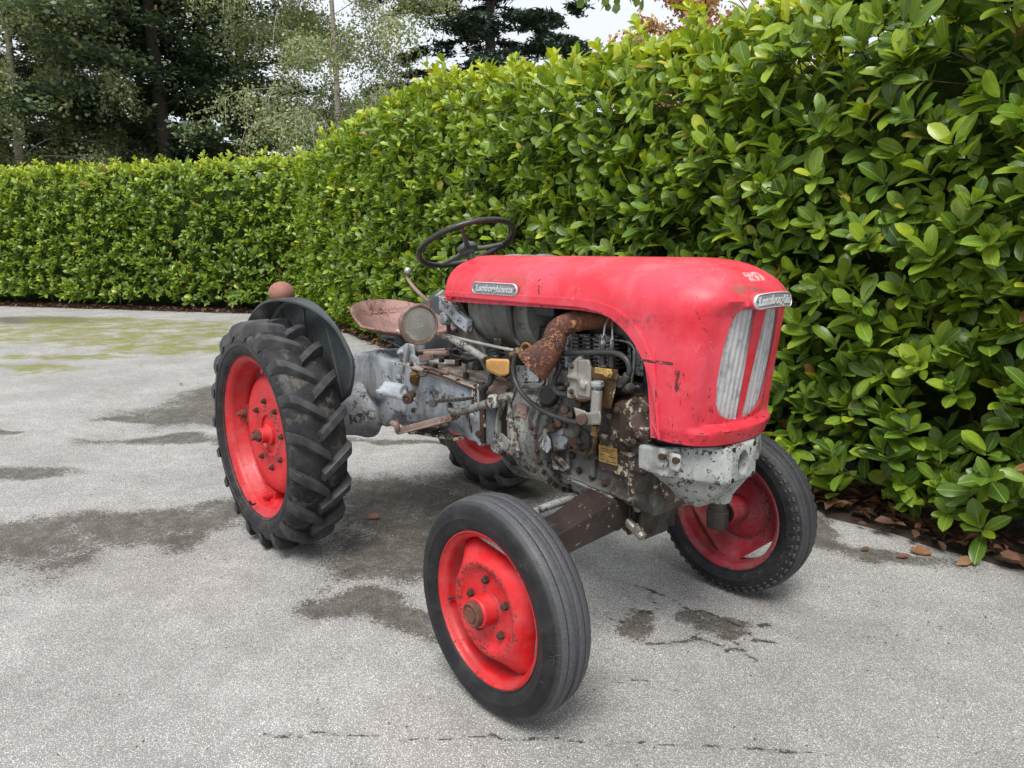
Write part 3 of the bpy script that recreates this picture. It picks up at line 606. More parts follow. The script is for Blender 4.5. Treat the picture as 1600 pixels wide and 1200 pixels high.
    for sel_, tmp_ in ((mask & close, tm), (mask & ~close, leaf_template(3))):
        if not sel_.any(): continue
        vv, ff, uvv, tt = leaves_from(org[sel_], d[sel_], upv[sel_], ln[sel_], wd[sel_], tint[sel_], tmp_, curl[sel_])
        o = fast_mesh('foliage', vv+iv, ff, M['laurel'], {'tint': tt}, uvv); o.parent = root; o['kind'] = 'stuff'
    # twigs: thin stems carrying the shoots
    mb_v = []; mb_f = []; sel = np.arange(len(pos))[rng.random(len(pos)) < .6]
    p1 = pos[sel]+ax[sel]*.03; p0 = pos[sel]-ax[sel]*.10-out[sel]*.10+rng.normal(0, .02, (len(sel), 3)); w_ = .0032
    for q in range(3):
        a = 2*PI*q/3; off = np.array([math.cos(a), math.sin(a)*.6, math.sin(a)*.8])*w_; mb_v += [p0+off*1.3, p1+off]
    k = len(sel); VV = np.concatenate(mb_v); ii = np.arange(k); FF = np.concatenate([np.stack([ii+2*q*k, ii+2*((q+1) % 3)*k, ii+(2*((q+1) % 3)+1)*k, ii+(2*q+1)*k], -1) for q in range(3)])
    o = fast_mesh('twigs', VV+iv, FF, M['twig']); o.parent = root; o['kind'] = 'stuff'
    # the dense inner mass of stems and old leaves
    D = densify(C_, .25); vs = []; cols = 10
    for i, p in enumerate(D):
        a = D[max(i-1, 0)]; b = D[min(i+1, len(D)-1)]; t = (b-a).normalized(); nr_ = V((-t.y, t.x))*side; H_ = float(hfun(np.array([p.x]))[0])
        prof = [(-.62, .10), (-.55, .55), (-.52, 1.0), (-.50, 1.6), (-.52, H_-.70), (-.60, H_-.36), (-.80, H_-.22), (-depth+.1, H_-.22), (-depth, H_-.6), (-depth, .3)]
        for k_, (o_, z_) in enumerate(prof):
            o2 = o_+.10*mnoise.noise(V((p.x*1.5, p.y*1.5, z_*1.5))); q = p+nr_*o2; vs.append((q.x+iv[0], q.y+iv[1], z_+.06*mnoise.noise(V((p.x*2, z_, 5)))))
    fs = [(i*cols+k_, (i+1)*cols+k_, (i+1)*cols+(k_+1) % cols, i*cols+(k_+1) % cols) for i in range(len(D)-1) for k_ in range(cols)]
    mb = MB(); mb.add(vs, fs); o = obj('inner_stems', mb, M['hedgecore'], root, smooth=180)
    # woody stems at the foot
    mb = MB()
    for k_ in range(int(Ltot*1.2)):
        s_ = random.uniform(0, Ltot); x, y, tx, ty = at(np.array([s_])); q = V((float(x[0]), float(y[0]), 0))+V((-float(ty[0]), float(tx[0]), 0))*side*random.uniform(-.5, -.22)
        e = q+V((random.uniform(-.15, .15), random.uniform(-.12, .12), random.uniform(.5, .8))); m_ = q.lerp(e, .5)+V((random.uniform(-.04, .04), 0, 0))
        mb = MB(); mb.tube([q+V(iv), m_+V(iv), e+V(iv)], [.022, .017, .012], 5, 3); obj('stem', mb, M['bark'], root, smooth=180)
    return root
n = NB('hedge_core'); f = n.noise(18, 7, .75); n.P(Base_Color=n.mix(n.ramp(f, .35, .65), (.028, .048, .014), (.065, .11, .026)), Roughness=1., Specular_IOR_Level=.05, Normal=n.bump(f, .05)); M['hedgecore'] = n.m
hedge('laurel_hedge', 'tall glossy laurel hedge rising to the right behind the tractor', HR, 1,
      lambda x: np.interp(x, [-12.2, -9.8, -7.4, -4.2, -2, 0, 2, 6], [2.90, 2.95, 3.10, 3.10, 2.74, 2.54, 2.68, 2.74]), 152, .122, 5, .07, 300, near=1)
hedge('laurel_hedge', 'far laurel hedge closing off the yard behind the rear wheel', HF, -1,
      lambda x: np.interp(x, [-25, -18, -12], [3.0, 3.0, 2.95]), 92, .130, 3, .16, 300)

# ---- fallen leaves
def litter(name, C_, side, n_, width, label, inn=.5):
    at, Ltot = curve_tools(C_); s = rng.uniform(0, Ltot, n_); x, y, tx, ty = at(s); o = -inn+(width+inn)*rng.beta(2.2, 1.7, n_)
    pos = np.stack([x-ty*side*o, y+tx*side*o, np.where(o < .07, .04, .012)+rng.uniform(0, .03, n_)], -1)
    a = rng.uniform(0, 2*PI, n_); d = np.stack([np.cos(a), np.sin(a), rng.normal(0, .25, n_)], -1); up = norm(np.stack([rng.normal(0, .45, n_), rng.normal(0, .45, n_), np.ones(n_)], -1))
    vv, ff, uvv, tt = leaves_from(pos, norm(d), up, rng.uniform(.04, .095, n_), rng.uniform(.8, 1.2, n_), np.clip(rng.beta(2, 2.2, n_), 0, 1), leaf_template(3, .25, .5), rng.uniform(-.3, .5, n_))
    vv[:, 2] = np.maximum(vv[:, 2], .006)
    ob = fast_mesh(name, vv, ff, M['litter'], {'tint': tt}, uvv); tag(ob, label, 'leaf litter', kind='stuff')
litter('leaf_litter', HR, 1, 5200, .10, 'brown dead laurel leaves lying under the tall right hedge')
litter('leaf_litter', HF, -1, 2600, .16, 'reddish brown dead leaves lying along the foot of the far hedge')
def fallen(u, v, size, ang, tint, label, star=False, z=.004):
    p = PZ(u, v); mb_t = leaf_template(5, .10, .35); k = 5 if star else 1; O = np.tile(np.array([[0, 0, 0.]]), (k, 1))
    aa = [ang+(i-(k-1)/2)*.62 for i in range(k)]; d = np.array([[math.cos(a), math.sin(a), .08] for a in aa]); ln = np.array([size*(1-.16*abs(i-(k-1)/2)) for i in range(k)])
    vv, ff, uvv, tt = leaves_from(O, d, np.tile([[.1, -.1, 1.]], (k, 1)), ln, np.full(k, 1.0 if star else 1.1), np.full(k, tint), mb_t, np.full(k, .25))
    vv[:, 2] = np.maximum(vv[:, 2], .002)
    o = fast_mesh('fallen_leaf', vv, ff, M['litter'], {'tint': tt}, uvv); o.location = (p.x, p.y, z); tag(o, label, 'leaf', 'single dead leaves on the asphalt')
fallen(582, 812, .055, 2.4, .86, 'small orange-brown dead leaf on wet asphalt between the wheels', True)
fallen(1400, 872, .055, .8, .55, 'curled brown leaf lying on asphalt left of the pale one by the right hedge')
fallen(1440, 868, .07, 2.1, .75, 'orange-brown lobed leaf lying at the edge of the right hedge litter', True)
fallen(1580, 838, .12, 2.0, .6, 'large brown leaf at far right foot of the hedge')
fallen(215, 573, .06, 1.0, .98, 'tiny pale leaf on grey asphalt left of the rear tyre')
fallen(282, 602, .055, 2.6, .80, 'tiny tan leaf on asphalt just left of the rear tyre')
fallen(272, 567, .05, .4, 1., 'tiny whitish leaf on asphalt near the mossy patch')
fallen(1345, 862, .045, 1.2, .35, 'small dark brown leaf on asphalt behind the far front tyre')

# ================================================================== TREES
def quads(cent, size, asp, tint, flat=0.):
    N = len(cent); a = norm(rng.normal(0, 1, (N, 3))*np.array([1, 1, 1-flat])); b = norm(np.cross(a, norm(rng.normal(0, 1, (N, 3))+np.array([0, 0, flat*4]))))
    if flat: b = norm(np.cross(norm(np.array([0, 0, 1.])+rng.normal(0, .45, (N, 3))), a))
    L_ = (size*rng.uniform(.7, 1.3, N))[:, None]; W_ = L_*asp
    v = np.stack([cent-a*L_*.5, cent+b*W_*.5, cent+a*L_*.5, cent-b*W_*.5], 1).reshape(-1, 3)
    return v, np.arange(4*N).reshape(-1, 4), np.repeat(tint, 4)
def tree(name, label, base, H, tr, style, leafmat, barkmat, nl, ls, h0=.2, spread=3., group=None, lean=(0, 0), seed=1, cat='tree'):
    r_ = np.random.default_rng(seed); root = thing(name, label, cat, base, group)
    mb = MB(); K = 9
    tp = [V((lean[0]*t*H+.12*math.sin(t*5+seed)*(t > 0), lean[1]*t*H+.10*math.cos(t*4+seed)*(t > 0), t*H)) for t in [i/K for i in range(K+1)]]
    mb.tube(tp, [tr*(1-.88*(i/K))+tr*.25*(i == 0) for i in range(K+1)], 9, 3)
    cents = []; tints = []
    nb_ = {'birch': 44, 'dark': 34, 'cedar': 90, 'bush': 24}[style]
    for i in range(nb_):
        t = h0+(1-h0)*(i+r_.random())/nb_*.97; az = i*2.399+r_.uniform(-.4, .4); prof = {'birch': math.sin(PI*min(1, (t-h0)/(1-h0)*.85+.12))**.7, 'dark': math.sin(PI*min(1, (t-h0)/(1-h0)*.8+.16))**.5, 'cedar': (1-t)**.6*1.15+.1, 'bush': math.sin(PI*min(1, (t-h0)/(1-h0)*.8+.2))}[style]
        Lb = spread*prof*r_.uniform(.75, 1.2); k = t*K; j = min(int(k), K-1); o = tp[j].lerp(tp[j+1], k-j)
        el = {'birch': r_.uniform(.5, .95), 'dark': r_.uniform(.0, .55), 'cedar': r_.uniform(-.05, .18), 'bush': r_.uniform(.1, 1.)}[style]
        dr = V((math.cos(az), math.sin(az), 0)); pts = []
        for q in range(6):
            s_ = q/5; droop = {'birch': -.55*s_*s_, 'dark': -.18*s_*s_, 'cedar': -.16*s_*s_, 'bush': -.1*s_*s_}[style]
            pts.append(o+dr*Lb*s_*math.cos(el*(1-.3*s_))+V((0, 0, 1))*Lb*(math.sin(el)*s_+droop)+V(r_.normal(0, .05*Lb*s_+1e-6, 3)))
        r0 = max(.010, tr*(.10 if style == 'birch' else .2)*(1-t)+.008); mb.tube(pts, [r0*(1-.8*q/5) for q in range(6)], 5, 2)
        ntw = {'birch': 15, 'dark': 11, 'cedar': 16, 'bush': 9}[style]
        for q in range(ntw):
            s_ = r_.uniform(.18, 1.); kk = s_*5; jj = min(int(kk), 4); p0 = pts[jj].lerp(pts[jj+1], kk-jj)
            sd_ = V((-dr.y, dr.x, 0))*(1 if q % 2 else -1); tl = Lb*{'birch': .40, 'dark': .38, 'cedar': .30, 'bush': .4}[style]*r_.uniform(.5, 1.2)*(1.15-.5*s_)
            td = (dr*r_.uniform(.3, 1)+sd_*r_.uniform(.3, 1.1)+V((0, 0, {'birch': -.25, 'dark': .05, 'cedar': -.12, 'bush': .2}[style]))).normalized()
            if style == 'birch': p1 = p0+td*tl*.6+V((0, 0, -.05*tl)); p2 = p1+V((td.x*.25, td.y*.25, -.9))*tl*.7
            else: p1 = p0+td*tl*.5; p2 = p0+td*tl+V((0, 0, -.10*tl))
            mb.tube([p0, p1, p2], [max(.006, r0*.35), .006, .004], 3, 1 if style != 'birch' else 2, cap=False)
            m_ = max(3, int(nl/(nb_*ntw))); u = r_.uniform(.1, 1., m_)[:, None]; P0, P1, P2 = np.array(p0), np.array(p1), np.array(p2)
            c_ = (1-u)**2*P0+2*u*(1-u)*P1+u*u*P2
            sg = {'birch': (.17, .17, .24), 'dark': (.32, .32, .13), 'cedar': (.17, .17, .05), 'bush': (.16, .16, .14)}[style]
            c_ = c_+r_.normal(0, 1, (m_, 3))*np.array(sg)*(.5+.25*tl); cents.append(c_)
            tints.append(np.clip(r_.normal(.45, .2, m_)+r_.normal(0, .13), 0, .97)+(r_.random(m_) < .02)*.1)
    obj('trunk', mb, barkmat, root, smooth=180)
    c_ = np.concatenate(cents); tn = np.clip(np.concatenate(tints), 0, 1)
    v, f, t_ = quads(c_, ls, {'birch': .75, 'dark': .62, 'cedar': .30, 'bush': .7}[style], tn, {'birch': 0, 'dark': .7, 'cedar': .6, 'bush': 0}[style])
    o = fast_mesh('crown', v, f, leafmat, {'tint': t_}, smooth=False); o.parent = root
    return root
def onray(u, D, z=0):
    d = _ray(u, 300); h = math.hypot(d.x, d.y); return (CAM.x+d.x*D/h, CAM.y+d.y*D/h, z)
G1 = 'trees standing beyond the hedges'
tree('birch_tree', 'pale stemmed birch at far left rising behind the far hedge', onray(42, 24.5), 13, .15, 'birch', M['birchleaf'], M['birchbark'], 100000, .088, .05, 3.6, G1, seed=3)
tree('birch_tree', 'slender airy birch behind the corner where the hedges meet', onray(527, 21.5), 13, .12, 'birch', M['birchleaf'], M['birchbark'], 85000, .074, .05, 3.9, G1, seed=5)
LAB = ['dark leafy tree left of the pair of thick trunks beyond the far hedge', 'dark tree directly right of the far left birch', 'tall dark tree with bare lower trunk in the middle of the wood',
       'dark spreading tree behind the slender birch', 'dark tree rising at the left picture edge behind the birch', 'darkest tree between the two birches', 'dark tree low behind the middle of the far hedge']
for i, (u, D, H, sp, h0) in enumerate([(110, 26, 15, 4.4, .08), (185, 27, 16, 4.2, .22), (262, 25, 16, 4.0, .26), (395, 28, 15, 3.9, .10), (20, 31, 14, 4.8, .05), (325, 30, 17, 4.8, .16), (230, 34, 13, 5.5, .03)]):
    tree('dark_tree', LAB[i], onray(u, D), H, .26, 'dark', M['darkleaf'], M['bark'], 34000, .17, h0, sp, G1, seed=11+i)
for i, (u, D, H) in enumerate([(120, 36, 7), (300, 36, 7.5), (420, 35, 6.5)]):
    tree('dark_shrub', ['bushy dark undergrowth low behind the left part of the far hedge', 'bushy dark undergrowth low behind the middle of the far hedge', 'bushy dark undergrowth low left of the slender birch'][i], onray(u, D), H, .12, 'bush', M['darkleaf'], M['bark'], 16000, .16, .02, 4.6, G1, seed=31+i, cat='shrub')
tree('cedar_tree', 'blue-green cedar with flat layered branches above the right hedge', onray(775, 25), 15, .30, 'cedar', M['cedarleaf'], M['bark'], 115000, .23, .04, 4.1, G1, seed=8)
tree('copper_tree', 'orange-brown autumn tree peeping over the top of the right hedge', onray(1066, 15), 6.2, .12, 'bush', M['copperleaf'], M['bark'], 12000, .09, .3, 1.6, G1, seed=9)
# the tree whose drooping twigs hang into the top edge
base = onray(1290, 8.5); lt = thing('drooping_tree', 'tree behind the right hedge, only its drooping leafy twigs show at the top edge', 'tree', base, G1)
bv = V(base); mb = MB(); tp = V((0, 0, 0)); mb.tube([(0, 0, 0), (.05, 0, 2), (0, .05, 4), (0, 0, 6)], [.14, .11, .09, .05], 8, 4)
cents = []; dl = []
for (u, v, D) in [(905, 8, 6.0), (925, 4, 6.1), (942, 14, 6.0), (950, 2, 6.2), (962, 6, 6.1), (985, 12, 6.3), (978, 2, 6.0)]:
    d_ = _ray(u, v-14); e = CAM+d_*(D/math.hypot(d_.x, d_.y)); s_ = bv+V((0, 0, 4.6)); q = e-bv
    mid = (s_-bv).lerp(q, .6)+V((0, 0, .7)); mb.tube([V((0, 0, 4.2)), mid, q], [.035, .012, .003], 5, 6)
    for k in range(9): cents.append(np.array(q)+np.array([random.gauss(0, .05), random.gauss(0, .05), -.01+random.uniform(-.02, .22)])); dl.append([random.gauss(0, .35), random.gauss(0, .35), -1])
for k in range(900):
    a = random.uniform(0, 2*PI); r = abs(random.gauss(0, 1.0)); cents.append(np.array([r*math.cos(a), r*math.sin(a), 5.2+random.gauss(0, .4)])); dl.append([random.gauss(0, .5), random.gauss(0, .5), -1])
obj('trunk', mb, M['bark'], lt, smooth=180); N = len(cents); dl = norm(np.array(dl))
vv, ff, uvv, tt = leaves_from(np.array(cents), dl, norm(rng.normal(0, 1, (N, 3))), rng.uniform(.06, .10, N), np.full(N, 1.5), rng.random(N), leaf_template(3), np.zeros(N))
o = fast_mesh('crown', vv, ff, M['limeleaf'], {'tint': tt}, uvv); o.parent = lt
#TRACTOR#
# ================================================================== TRACTOR
# X forward, Y to its left, rear axle over x = 0, front axle over x = 1.60
T = thing('vintage_tractor', 'small vintage tractor with faded red bonnet, red wheels and oily grey engine', 'tractor', (0, 0, 0))
def add_attr(me, name, fn):
    a = me.attributes.new(name, 'FLOAT', 'POINT'); a.data.foreach_set('value', [fn(v.co) for v in me.vertices])
def lathe_part(name, prof, mat, parent, n=64, smooth=50, solid=0., rfun=None, attrs=None, bevel=0):
    """profile of (radius, outward offset); outward is -Y, wheel built round the origin"""
    mb = MB(); mb.lathe((0, 0, 0), (0, -1, 0), prof, n, rfun=rfun); o = obj(name, mb, mat, parent, smooth=smooth, solid=solid, bevel=bevel, weld=True)
    for k, fn in (attrs or {}).items(): add_attr(o.data, k, fn)
    return o
def rr(co): return math.hypot(co.x, co.z)

# ---------------- rear wheel
def rear_wheel():
    w_ = lathe_part('rear_wheel', [(.030, .025), (.085, .025), (.088, .034), (.10, .037), (.118, .030), (.17, .034), (.205, .038), (.238, .035), (.260, .022), (.275, -.002), (.280, -.035), (.272, -.035), (.262, -.008), (.23, .018), (.17, .022), (.03, .012)], M['wheelred'], T, attrs={'chip': lambda c: 1. if abs(rr(c)-.108) < .012 else (.5 if rr(c) > .262 else .1)})
    lathe_part('rim', [(.364, .104), (.3655, .108), (.369, .106), (.369, .101), (.358, .094), (.350, .088), (.340, .084), (.334, .070), (.332, .045), (.316, .034), (.313, .0), (.316, -.034), (.332, -.045), (.334, -.07), (.345, -.09), (.358, -.094), (.369, -.104), (.364, -.108), (.340, -.094), (.326, -.070), (.324, -.05), (.309, -.038), (.305, .0), (.309, .03), (.324, .041), (.326, .07), (.334, .088), (.348, .094), (.364, .104)], M['rimred'], w_, n=96, attrs={'chip': lambda c: .6 if rr(c) > .355 else .15})
    lathe_part('tyre', [(.355, .097), (.366, .108), (.370, .112), (.3715, .1095), (.376, .1135), (.392, .120), (.404, .1225), (.4055, .1255), (.409, .1255), (.412, .1235), (.425, .1245), (.443, .120), (.458, .108), (.470, .085), (.478, .05), (.4805, 0), (.478, -.05), (.470, -.085), (.458, -.108), (.443, -.120), (.425, -.1245), (.39, -.120), (.366, -.108), (.355, -.097)], M['tyre'], w_, n=120, attrs={'mud': lambda c: 1. if rr(c) > .44 else .25, 'wear': lambda c: 0.})
    # one lug, then its copies round both sides of the tread
    def lug(side):
        mb = MB(); cs = []
        #      y      height top  half width  sweep
        for y, rb, rt, hw, ph in ((.128, .428, .442, .015, .058), (.124, .445, .478, .0175, .045), (.110, .452, .500, .019, .030), (.085, .462, .508, .020, .000), (.05, .470, .511, .020, -.050), (.015, .474, .5115, .020, -.105), (-.014, .474, .511, .017, -.150)):
            sec = []
            for r_, wf in ((rb, 1.35), (rt-.004, 1.0), (rt, .82), (rt, -.82), (rt-.004, -1.0), (rb, -1.35)):
                t = ph+hw*wf/r_; sec.append((r_*math.cos(t), -y*side, r_*math.sin(t)))
            cs.append(sec)
        vs = [p for s_ in cs for p in s_]; m = 6; fs = [(i*m+k, i*m+(k+1) % m, (i+1)*m+(k+1) % m, (i+1)*m+k) for i in range(len(cs)-1) for k in range(m)]
        fs += [tuple(range(m-1, -1, -1)), tuple(range((len(cs)-1)*m, len(cs)*m))]; mb.add(vs, fs); return mb
    NL = 19
    for side in (1, -1):
        o0 = obj('tread_lug', lug(side), M['lug'], w_, smooth=32, bevel=.0025)
        for k in range(NL):
            o = o0 if k == 0 else o0.copy()
            if k: COL.objects.link(o)
            o.rotation_euler = (0, -2*PI*(k+(.5 if side < 0 else 0))/NL+.06, 0)
    # hub, nuts, clamp blocks between disc and rim
    mb = MB(); mb.lathe((0, 0, 0), (0, -1, 0), [(0, .02), (.05, .02), (.05, .040), (.037, .045), (.034, .075), (0, .075)], 28); obj('hub', mb, M['wheelred'], w_, bevel=.002)
    mb = MB(); mb.lathe((0, 0, 0), (0, -1, 0), [(.0, .07), (.026, .07), (.026, .092), (0, .092)], 6); mb.lathe((0, 0, 0), (0, -1, 0), [(0, .09), (.016, .09), (.015, .112), (.011, .116), (0, .116)], 14); obj('hub_nut', mb, M['hubcap'], w_, bevel=.0015)
    for k in range(8):
        a = 2*PI*k/8+.25; mb = MB(); mb.bolt((math.cos(a)*.150, -.032, math.sin(a)*.150), (0, -1, 0), .0105, .014); mb.cyl((math.cos(a)*.150, -.03, math.sin(a)*.150), (math.cos(a)*.150, -.052, math.sin(a)*.150), .006, n=8); obj('wheel_nut', mb, M['nut'], w_)
    for k in range(4):
        a = PI/4+k*PI/2+.75; c_, s_ = math.cos(a), math.sin(a); R3 = Matrix.Rotation(-a, 3, 'Y')
        mb = MB(); mb.box((c_*.296, .0, s_*.296), (.050, .050, .085), R3); mb.cyl((c_*.30-.0, -.025, s_*.30), (c_*.30, -.050, s_*.30), .019, n=14); mb.bolt((c_*.30, -.05, s_*.30), (0, -1, 0), .012, .014)
        obj('rim_clamp', mb, M['hubcap'] if k % 2 else M['rimred'], w_, bevel=.004)
    mb = MB(); mb.tube([(.0, -.10, -.318), (.0, -.118, -.322), (.0, -.13, -.30)], .005, 8, 3); obj('valve', mb, M['black'], w_)
    return w_
def front_wheel(lugged=False, dusty=False):
    red = M['rimdust'] if dusty else M['wheelred']; rimm = M['rimdust'] if dusty else M['rimred']
    def rf(r, h, t):
        if r < .142: return r
        t_ = t+.12; k = max(abs(math.cos(t_)), abs(math.sin(t_))); lim = min(.2065, (.174 if lugged else .162)/k)
        return .142+(r-.142)*(lim-.142)/(.207-.142)
    w_ = lathe_part('front_wheel', [(.030, .038), (.06, .038), (.098, .038), (.108, .041), (.118, .050), (.126, .056), (.133, .057), (.142, .053), (.160, .043), (.180, .030), (.196, .018), (.204, .010), (.207, .002), (.201, .002), (.190, .014), (.170, .030), (.142, .046), (.133, .049), (.124, .048), (.108, .034), (.03, .032)], red, T, n=96, rfun=rf, attrs={'chip': lambda c: 1. if abs(rr(c)-.130) < .012 else (.25 if rr(c) < .125 else 0)})
    lathe_part('rim', [(.222, .056), (.2235, .0595), (.2275, .058), (.2275, .052), (.219, .048), (.212, .044), (.209, .030), (.2085, .0), (.2085, -.03), (.212, -.044), (.219, -.048), (.2275, -.052), (.2275, -.058), (.2235, -.0595), (.214, -.052), (.206, -.046), (.2035, -.03), (.2035, .0), (.2035, .03), (.206, .042), (.213, .048), (.222, .056)], rimm, w_, n=96, attrs={'chip': lambda c: .35 if rr(c) > .215 else 0})
    pr = [(.221, .050), (.228, .0585), (.231, .062), (.2325, .0605), (.236, .0635), (.250, .0695), (.262, .0725), (.2635, .0738), (.266, .0738), (.268, .0728), (.281, .0728), (.292, .0700), (.301, .0640), (.3075, .0575), (.3105, .0525), (.3135, .0500), (.3165, .0330), (.3150, .0318), (.3110, .0312), (.3110, .0285), (.3155, .0278), (.3172, .0262), (.3195, .0085), (.3180, .0072), (.3130, .0065)]
    pr = pr+[(r, -h) for r, h in pr[::-1]]
    ty = lathe_part('tyre', pr, M['deeptyre'], w_, n=128, smooth=60, attrs={'wear': lambda c: (1. if rr(c) > .3115 else (.45 if rr(c) > .306 else 0)) if not lugged else (.5 if rr(c) > .312 else 0), 'mud': lambda c: .15})
    if lugged:
        mb = MB(); NB_ = 54
        for sgn in (-1, 1):
            for k in range(NB_):
                a = 2*PI*(k+.5*(sgn > 0))/NB_; Rm = Matrix.Rotation(-a, 3, 'Y'); c0 = Rm @ V((.3000, sgn*.0570, 0)); sq = Matrix.Rotation(sgn*.9, 3, 'Z'); mb.box(c0, (.022, .011, .017), Rm @ sq)
                c0 = Rm @ V((.290, sgn*.0665, 0)); mb.box(c0, (.013, .008, .012), Rm @ Matrix.Rotation(sgn*1.1, 3, 'Z'))
        o = obj('tread_blocks', mb, M['lug'], w_, bevel=.002); o['kind'] = 'stuff'
    # hub and cap
    mb = MB(); mb.lathe((0, 0, 0), (0, -1, 0), [(0, .02), (.046, .02), (.046, .060), (.044, .085), (.040, .088), (0, .088)], 32); obj('hub', mb, red, w_, bevel=.002)
    mb = MB(); mb.lathe((0, 0, 0), (0, -1, 0), [(0, .086), (.036, .086), (.037, .104), (.033, .108), (.030, .109), (.0285, .104), (0, .104)], 28); mb.lathe((0, 0, 0), (0, -1, 0), [(0, .10), (.025, .10), (.023, .1085), (0, .1085)], 6); obj('hub_cap', mb, M['hubcap'], w_, bevel=.0015)
    mb = MB(); mb.lathe((0, 0, 0), (0, 1, 0), [(0, -.04), (.050, -.04), (.052, .0), (.052, .045), (.046, .060), (.030, .062), (.028, .075), (0, .075)], 32); obj('bearing_housing', mb, M['rimdust'], w_, bevel=.002)
    mb = MB(); mb.lathe((0, 0, 0), (0, 1, 0), [(.0, .060), (.043, .060), (.043, .074), (0, .074)], 28); obj('grease_seal', mb, M['black'], w_)
    for k in range(5):
        a = 2*PI*k/5+PI/2+.12; mb = MB(); p = V((math.cos(a)*.083, -.036, math.sin(a)*.083)); mb.lathe(p, (0, -1, 0), [(0, 0), (.014, 0), (.014, .002), (.0108, .003), (.0104, .015), (.008, .017), (.005, .017), (.005, .020), (0, .020)], 6); obj('wheel_nut', mb, M['nut'], w_)
    mb = MB(); mb.tube([(-.186, -.030, -.04), (-.186, -.048, -.042), (-.180, -.056, -.040)], .004, 8, 3); obj('valve', mb, M['iron'], w_)
    return w_
RW, FW = .575, .588
w1 = rear_wheel(); w1.location = (0, -RW, .511); w1.rotation_euler = (0, .12, 0)
mb = MB(); mb.cyl((0, .46, .511), (0, .66, .511), .045, n=20); obj('axle_shaft', mb, M['casting'], T)
w2 = rear_wheel(); w2.location = (0, RW+.10, .511); w2.rotation_euler = (0, .5, PI)
f1 = front_wheel(); f1.location = (1.60, -FW, .3195); f1.rotation_euler = (0, 0, 0)
f2 = front_wheel(True, True); f2.location = (1.60, FW, .3195); f2.rotation_euler = (0, .6, PI)
f1['label'] = 'front wheel with chipped bright red disc and smooth ribbed tyre'; f2['label'] = 'front wheel with dusty crimson inside and worn block tyre'

# ---------------- bonnet
def sm(t): t = min(1, max(0, t)); return t*t*(3-2*t)
def recess(y, z): return .030*sm((.228-abs(y))/.092)*sm((z-.822)/.018)*sm((1.174-z)/.012)
BW = .236; ZS, HT = 1.150, .141; NOSE = 2.055; SPX = 1.80
ARCH = [(.862, 1.129), (1.10, 1.132), (1.35, 1.137), (1.56, 1.139), (1.64, 1.134), (1.70, 1.120), (1.745, 1.098), (1.785, 1.058), (1.812, 1.005), (1.826, .950), (1.834, .880), (1.842, .798)]
def arc_pt(t):
    P_ = [V(p) for p in ARCH]; Ls = [0]
    for a, b in zip(P_, P_[1:]): Ls.append(Ls[-1]+(b-a).length)
    s_ = t*Ls[-1]
    for i in range(len(P_)-1):
        if s_ <= Ls[i+1]+1e-9: k = (s_-Ls[i])/(Ls[i+1]-Ls[i]); tn = (P_[i+1]-P_[i]).normalized(); return P_[i].lerp(P_[i+1], k), V((-tn.y, tn.x))
    return P_[-1], V((1, 0))
def arc_n(t):
    n_ = V((0, 0))
    for d in (-.04, -.02, 0, .02, .04): n_ += arc_pt(min(1, max(0, t+d)))[1]
    return n_.normalized()
def bonnet_mesh():
    cols = []; NS, NN = 64, 76
    for i in range(NS+NN+1):
        side = i <= NS
        if side:
            t = i/NS; x_sh = .862+(1.842-.862)*t; Osh = V((x_sh, -BW)); b, _ = arc_pt(t); nn = arc_n(t)
            Sp = V((min(x_sh, SPX-.0), 0)); bot = V((b.x, b.y)); b2 = bot+V((-nn.x if False else nn.x, nn.y))*.034; nosef = 0
            bx, bz = bot; b2x, b2z = b2
        else:
            t = (i-NS)/NN; th = PI/2*(1-t); n_ = 2.7; a = NOSE-1.842
            Osh = V((1.842+a*max(0, math.cos(th))**(2/n_), -BW*max(0, math.sin(th))**(2/n_))); nosef = (Osh.x-1.842)/a
            Sp = V((SPX, 0)); bz = .798-.022*t; b2z = bz+.034
        col = []
        for k in range(15):                                            # spine to shoulder
            q = math.sin(PI/2*k/14)**.9; n_ = 2.5-.35*nosef; px_ = Sp.lerp(Osh, q); z = ZS+HT*(1-q**n_)**(1/n_)
            z -= .010*max(0, (1.25-px_.x)/.4)*0
            if abs(px_.y) < .105 and px_.x < 2.2: z += .0045*min(1, (.105-abs(px_.y))/.010)
            col.append((px_.x, px_.y, z))
        rows = 40
        for k in range(1, rows+1):
            f = k/rows
            if side:
                x = x_sh+(b2x-x_sh)*f; z = ZS+(b2z-ZS)*f; y = -BW; col.append((x, y, z))
            else:
                z = ZS+(b2z-ZS)*f; sh = (ZS-z)*.155*nosef; col.append((Osh.x-sh, Osh.y*(1-.02*f), z))
        if side: col += [(b2x, -BW+.005, b2z-.0001), (bx, -BW+.006, bz)]
        else:
            sh = (ZS-bz)*.155*nosef; f = max(0, 1-t*2.5); col += [(Osh.x-sh-.0015, Osh.y*(.98-.004*(1-f))+.005*f, (b2z*.6+bz*.4)), (Osh.x-sh-.007*nosef-.001, Osh.y*(.98-.016*(1-f))+.006*f, bz)]
        cols.append(col)
    m = len(cols[0]); vs = [(x-recess(y, z)*sm((x-1.90)/.06), y, z) for c_ in cols for x, y, z in c_]; fs = [(i*m+k, (i+1)*m+k, (i+1)*m+k+1, i*m+k+1) for i in range(len(cols)-1) for k in range(m-1)]
    o = len(vs); vs += [(x, -y, z) for x, y, z in vs]; fs += [tuple(o+k for k in f[::-1]) for f in fs]
    mb = MB(); mb.add(vs, fs); return mb
bon = obj('bonnet', bonnet_mesh(), M['bonnet'], T, smooth=50, solid=.005, weld=True, label='faded red sheet metal bonnet with chipped paint')
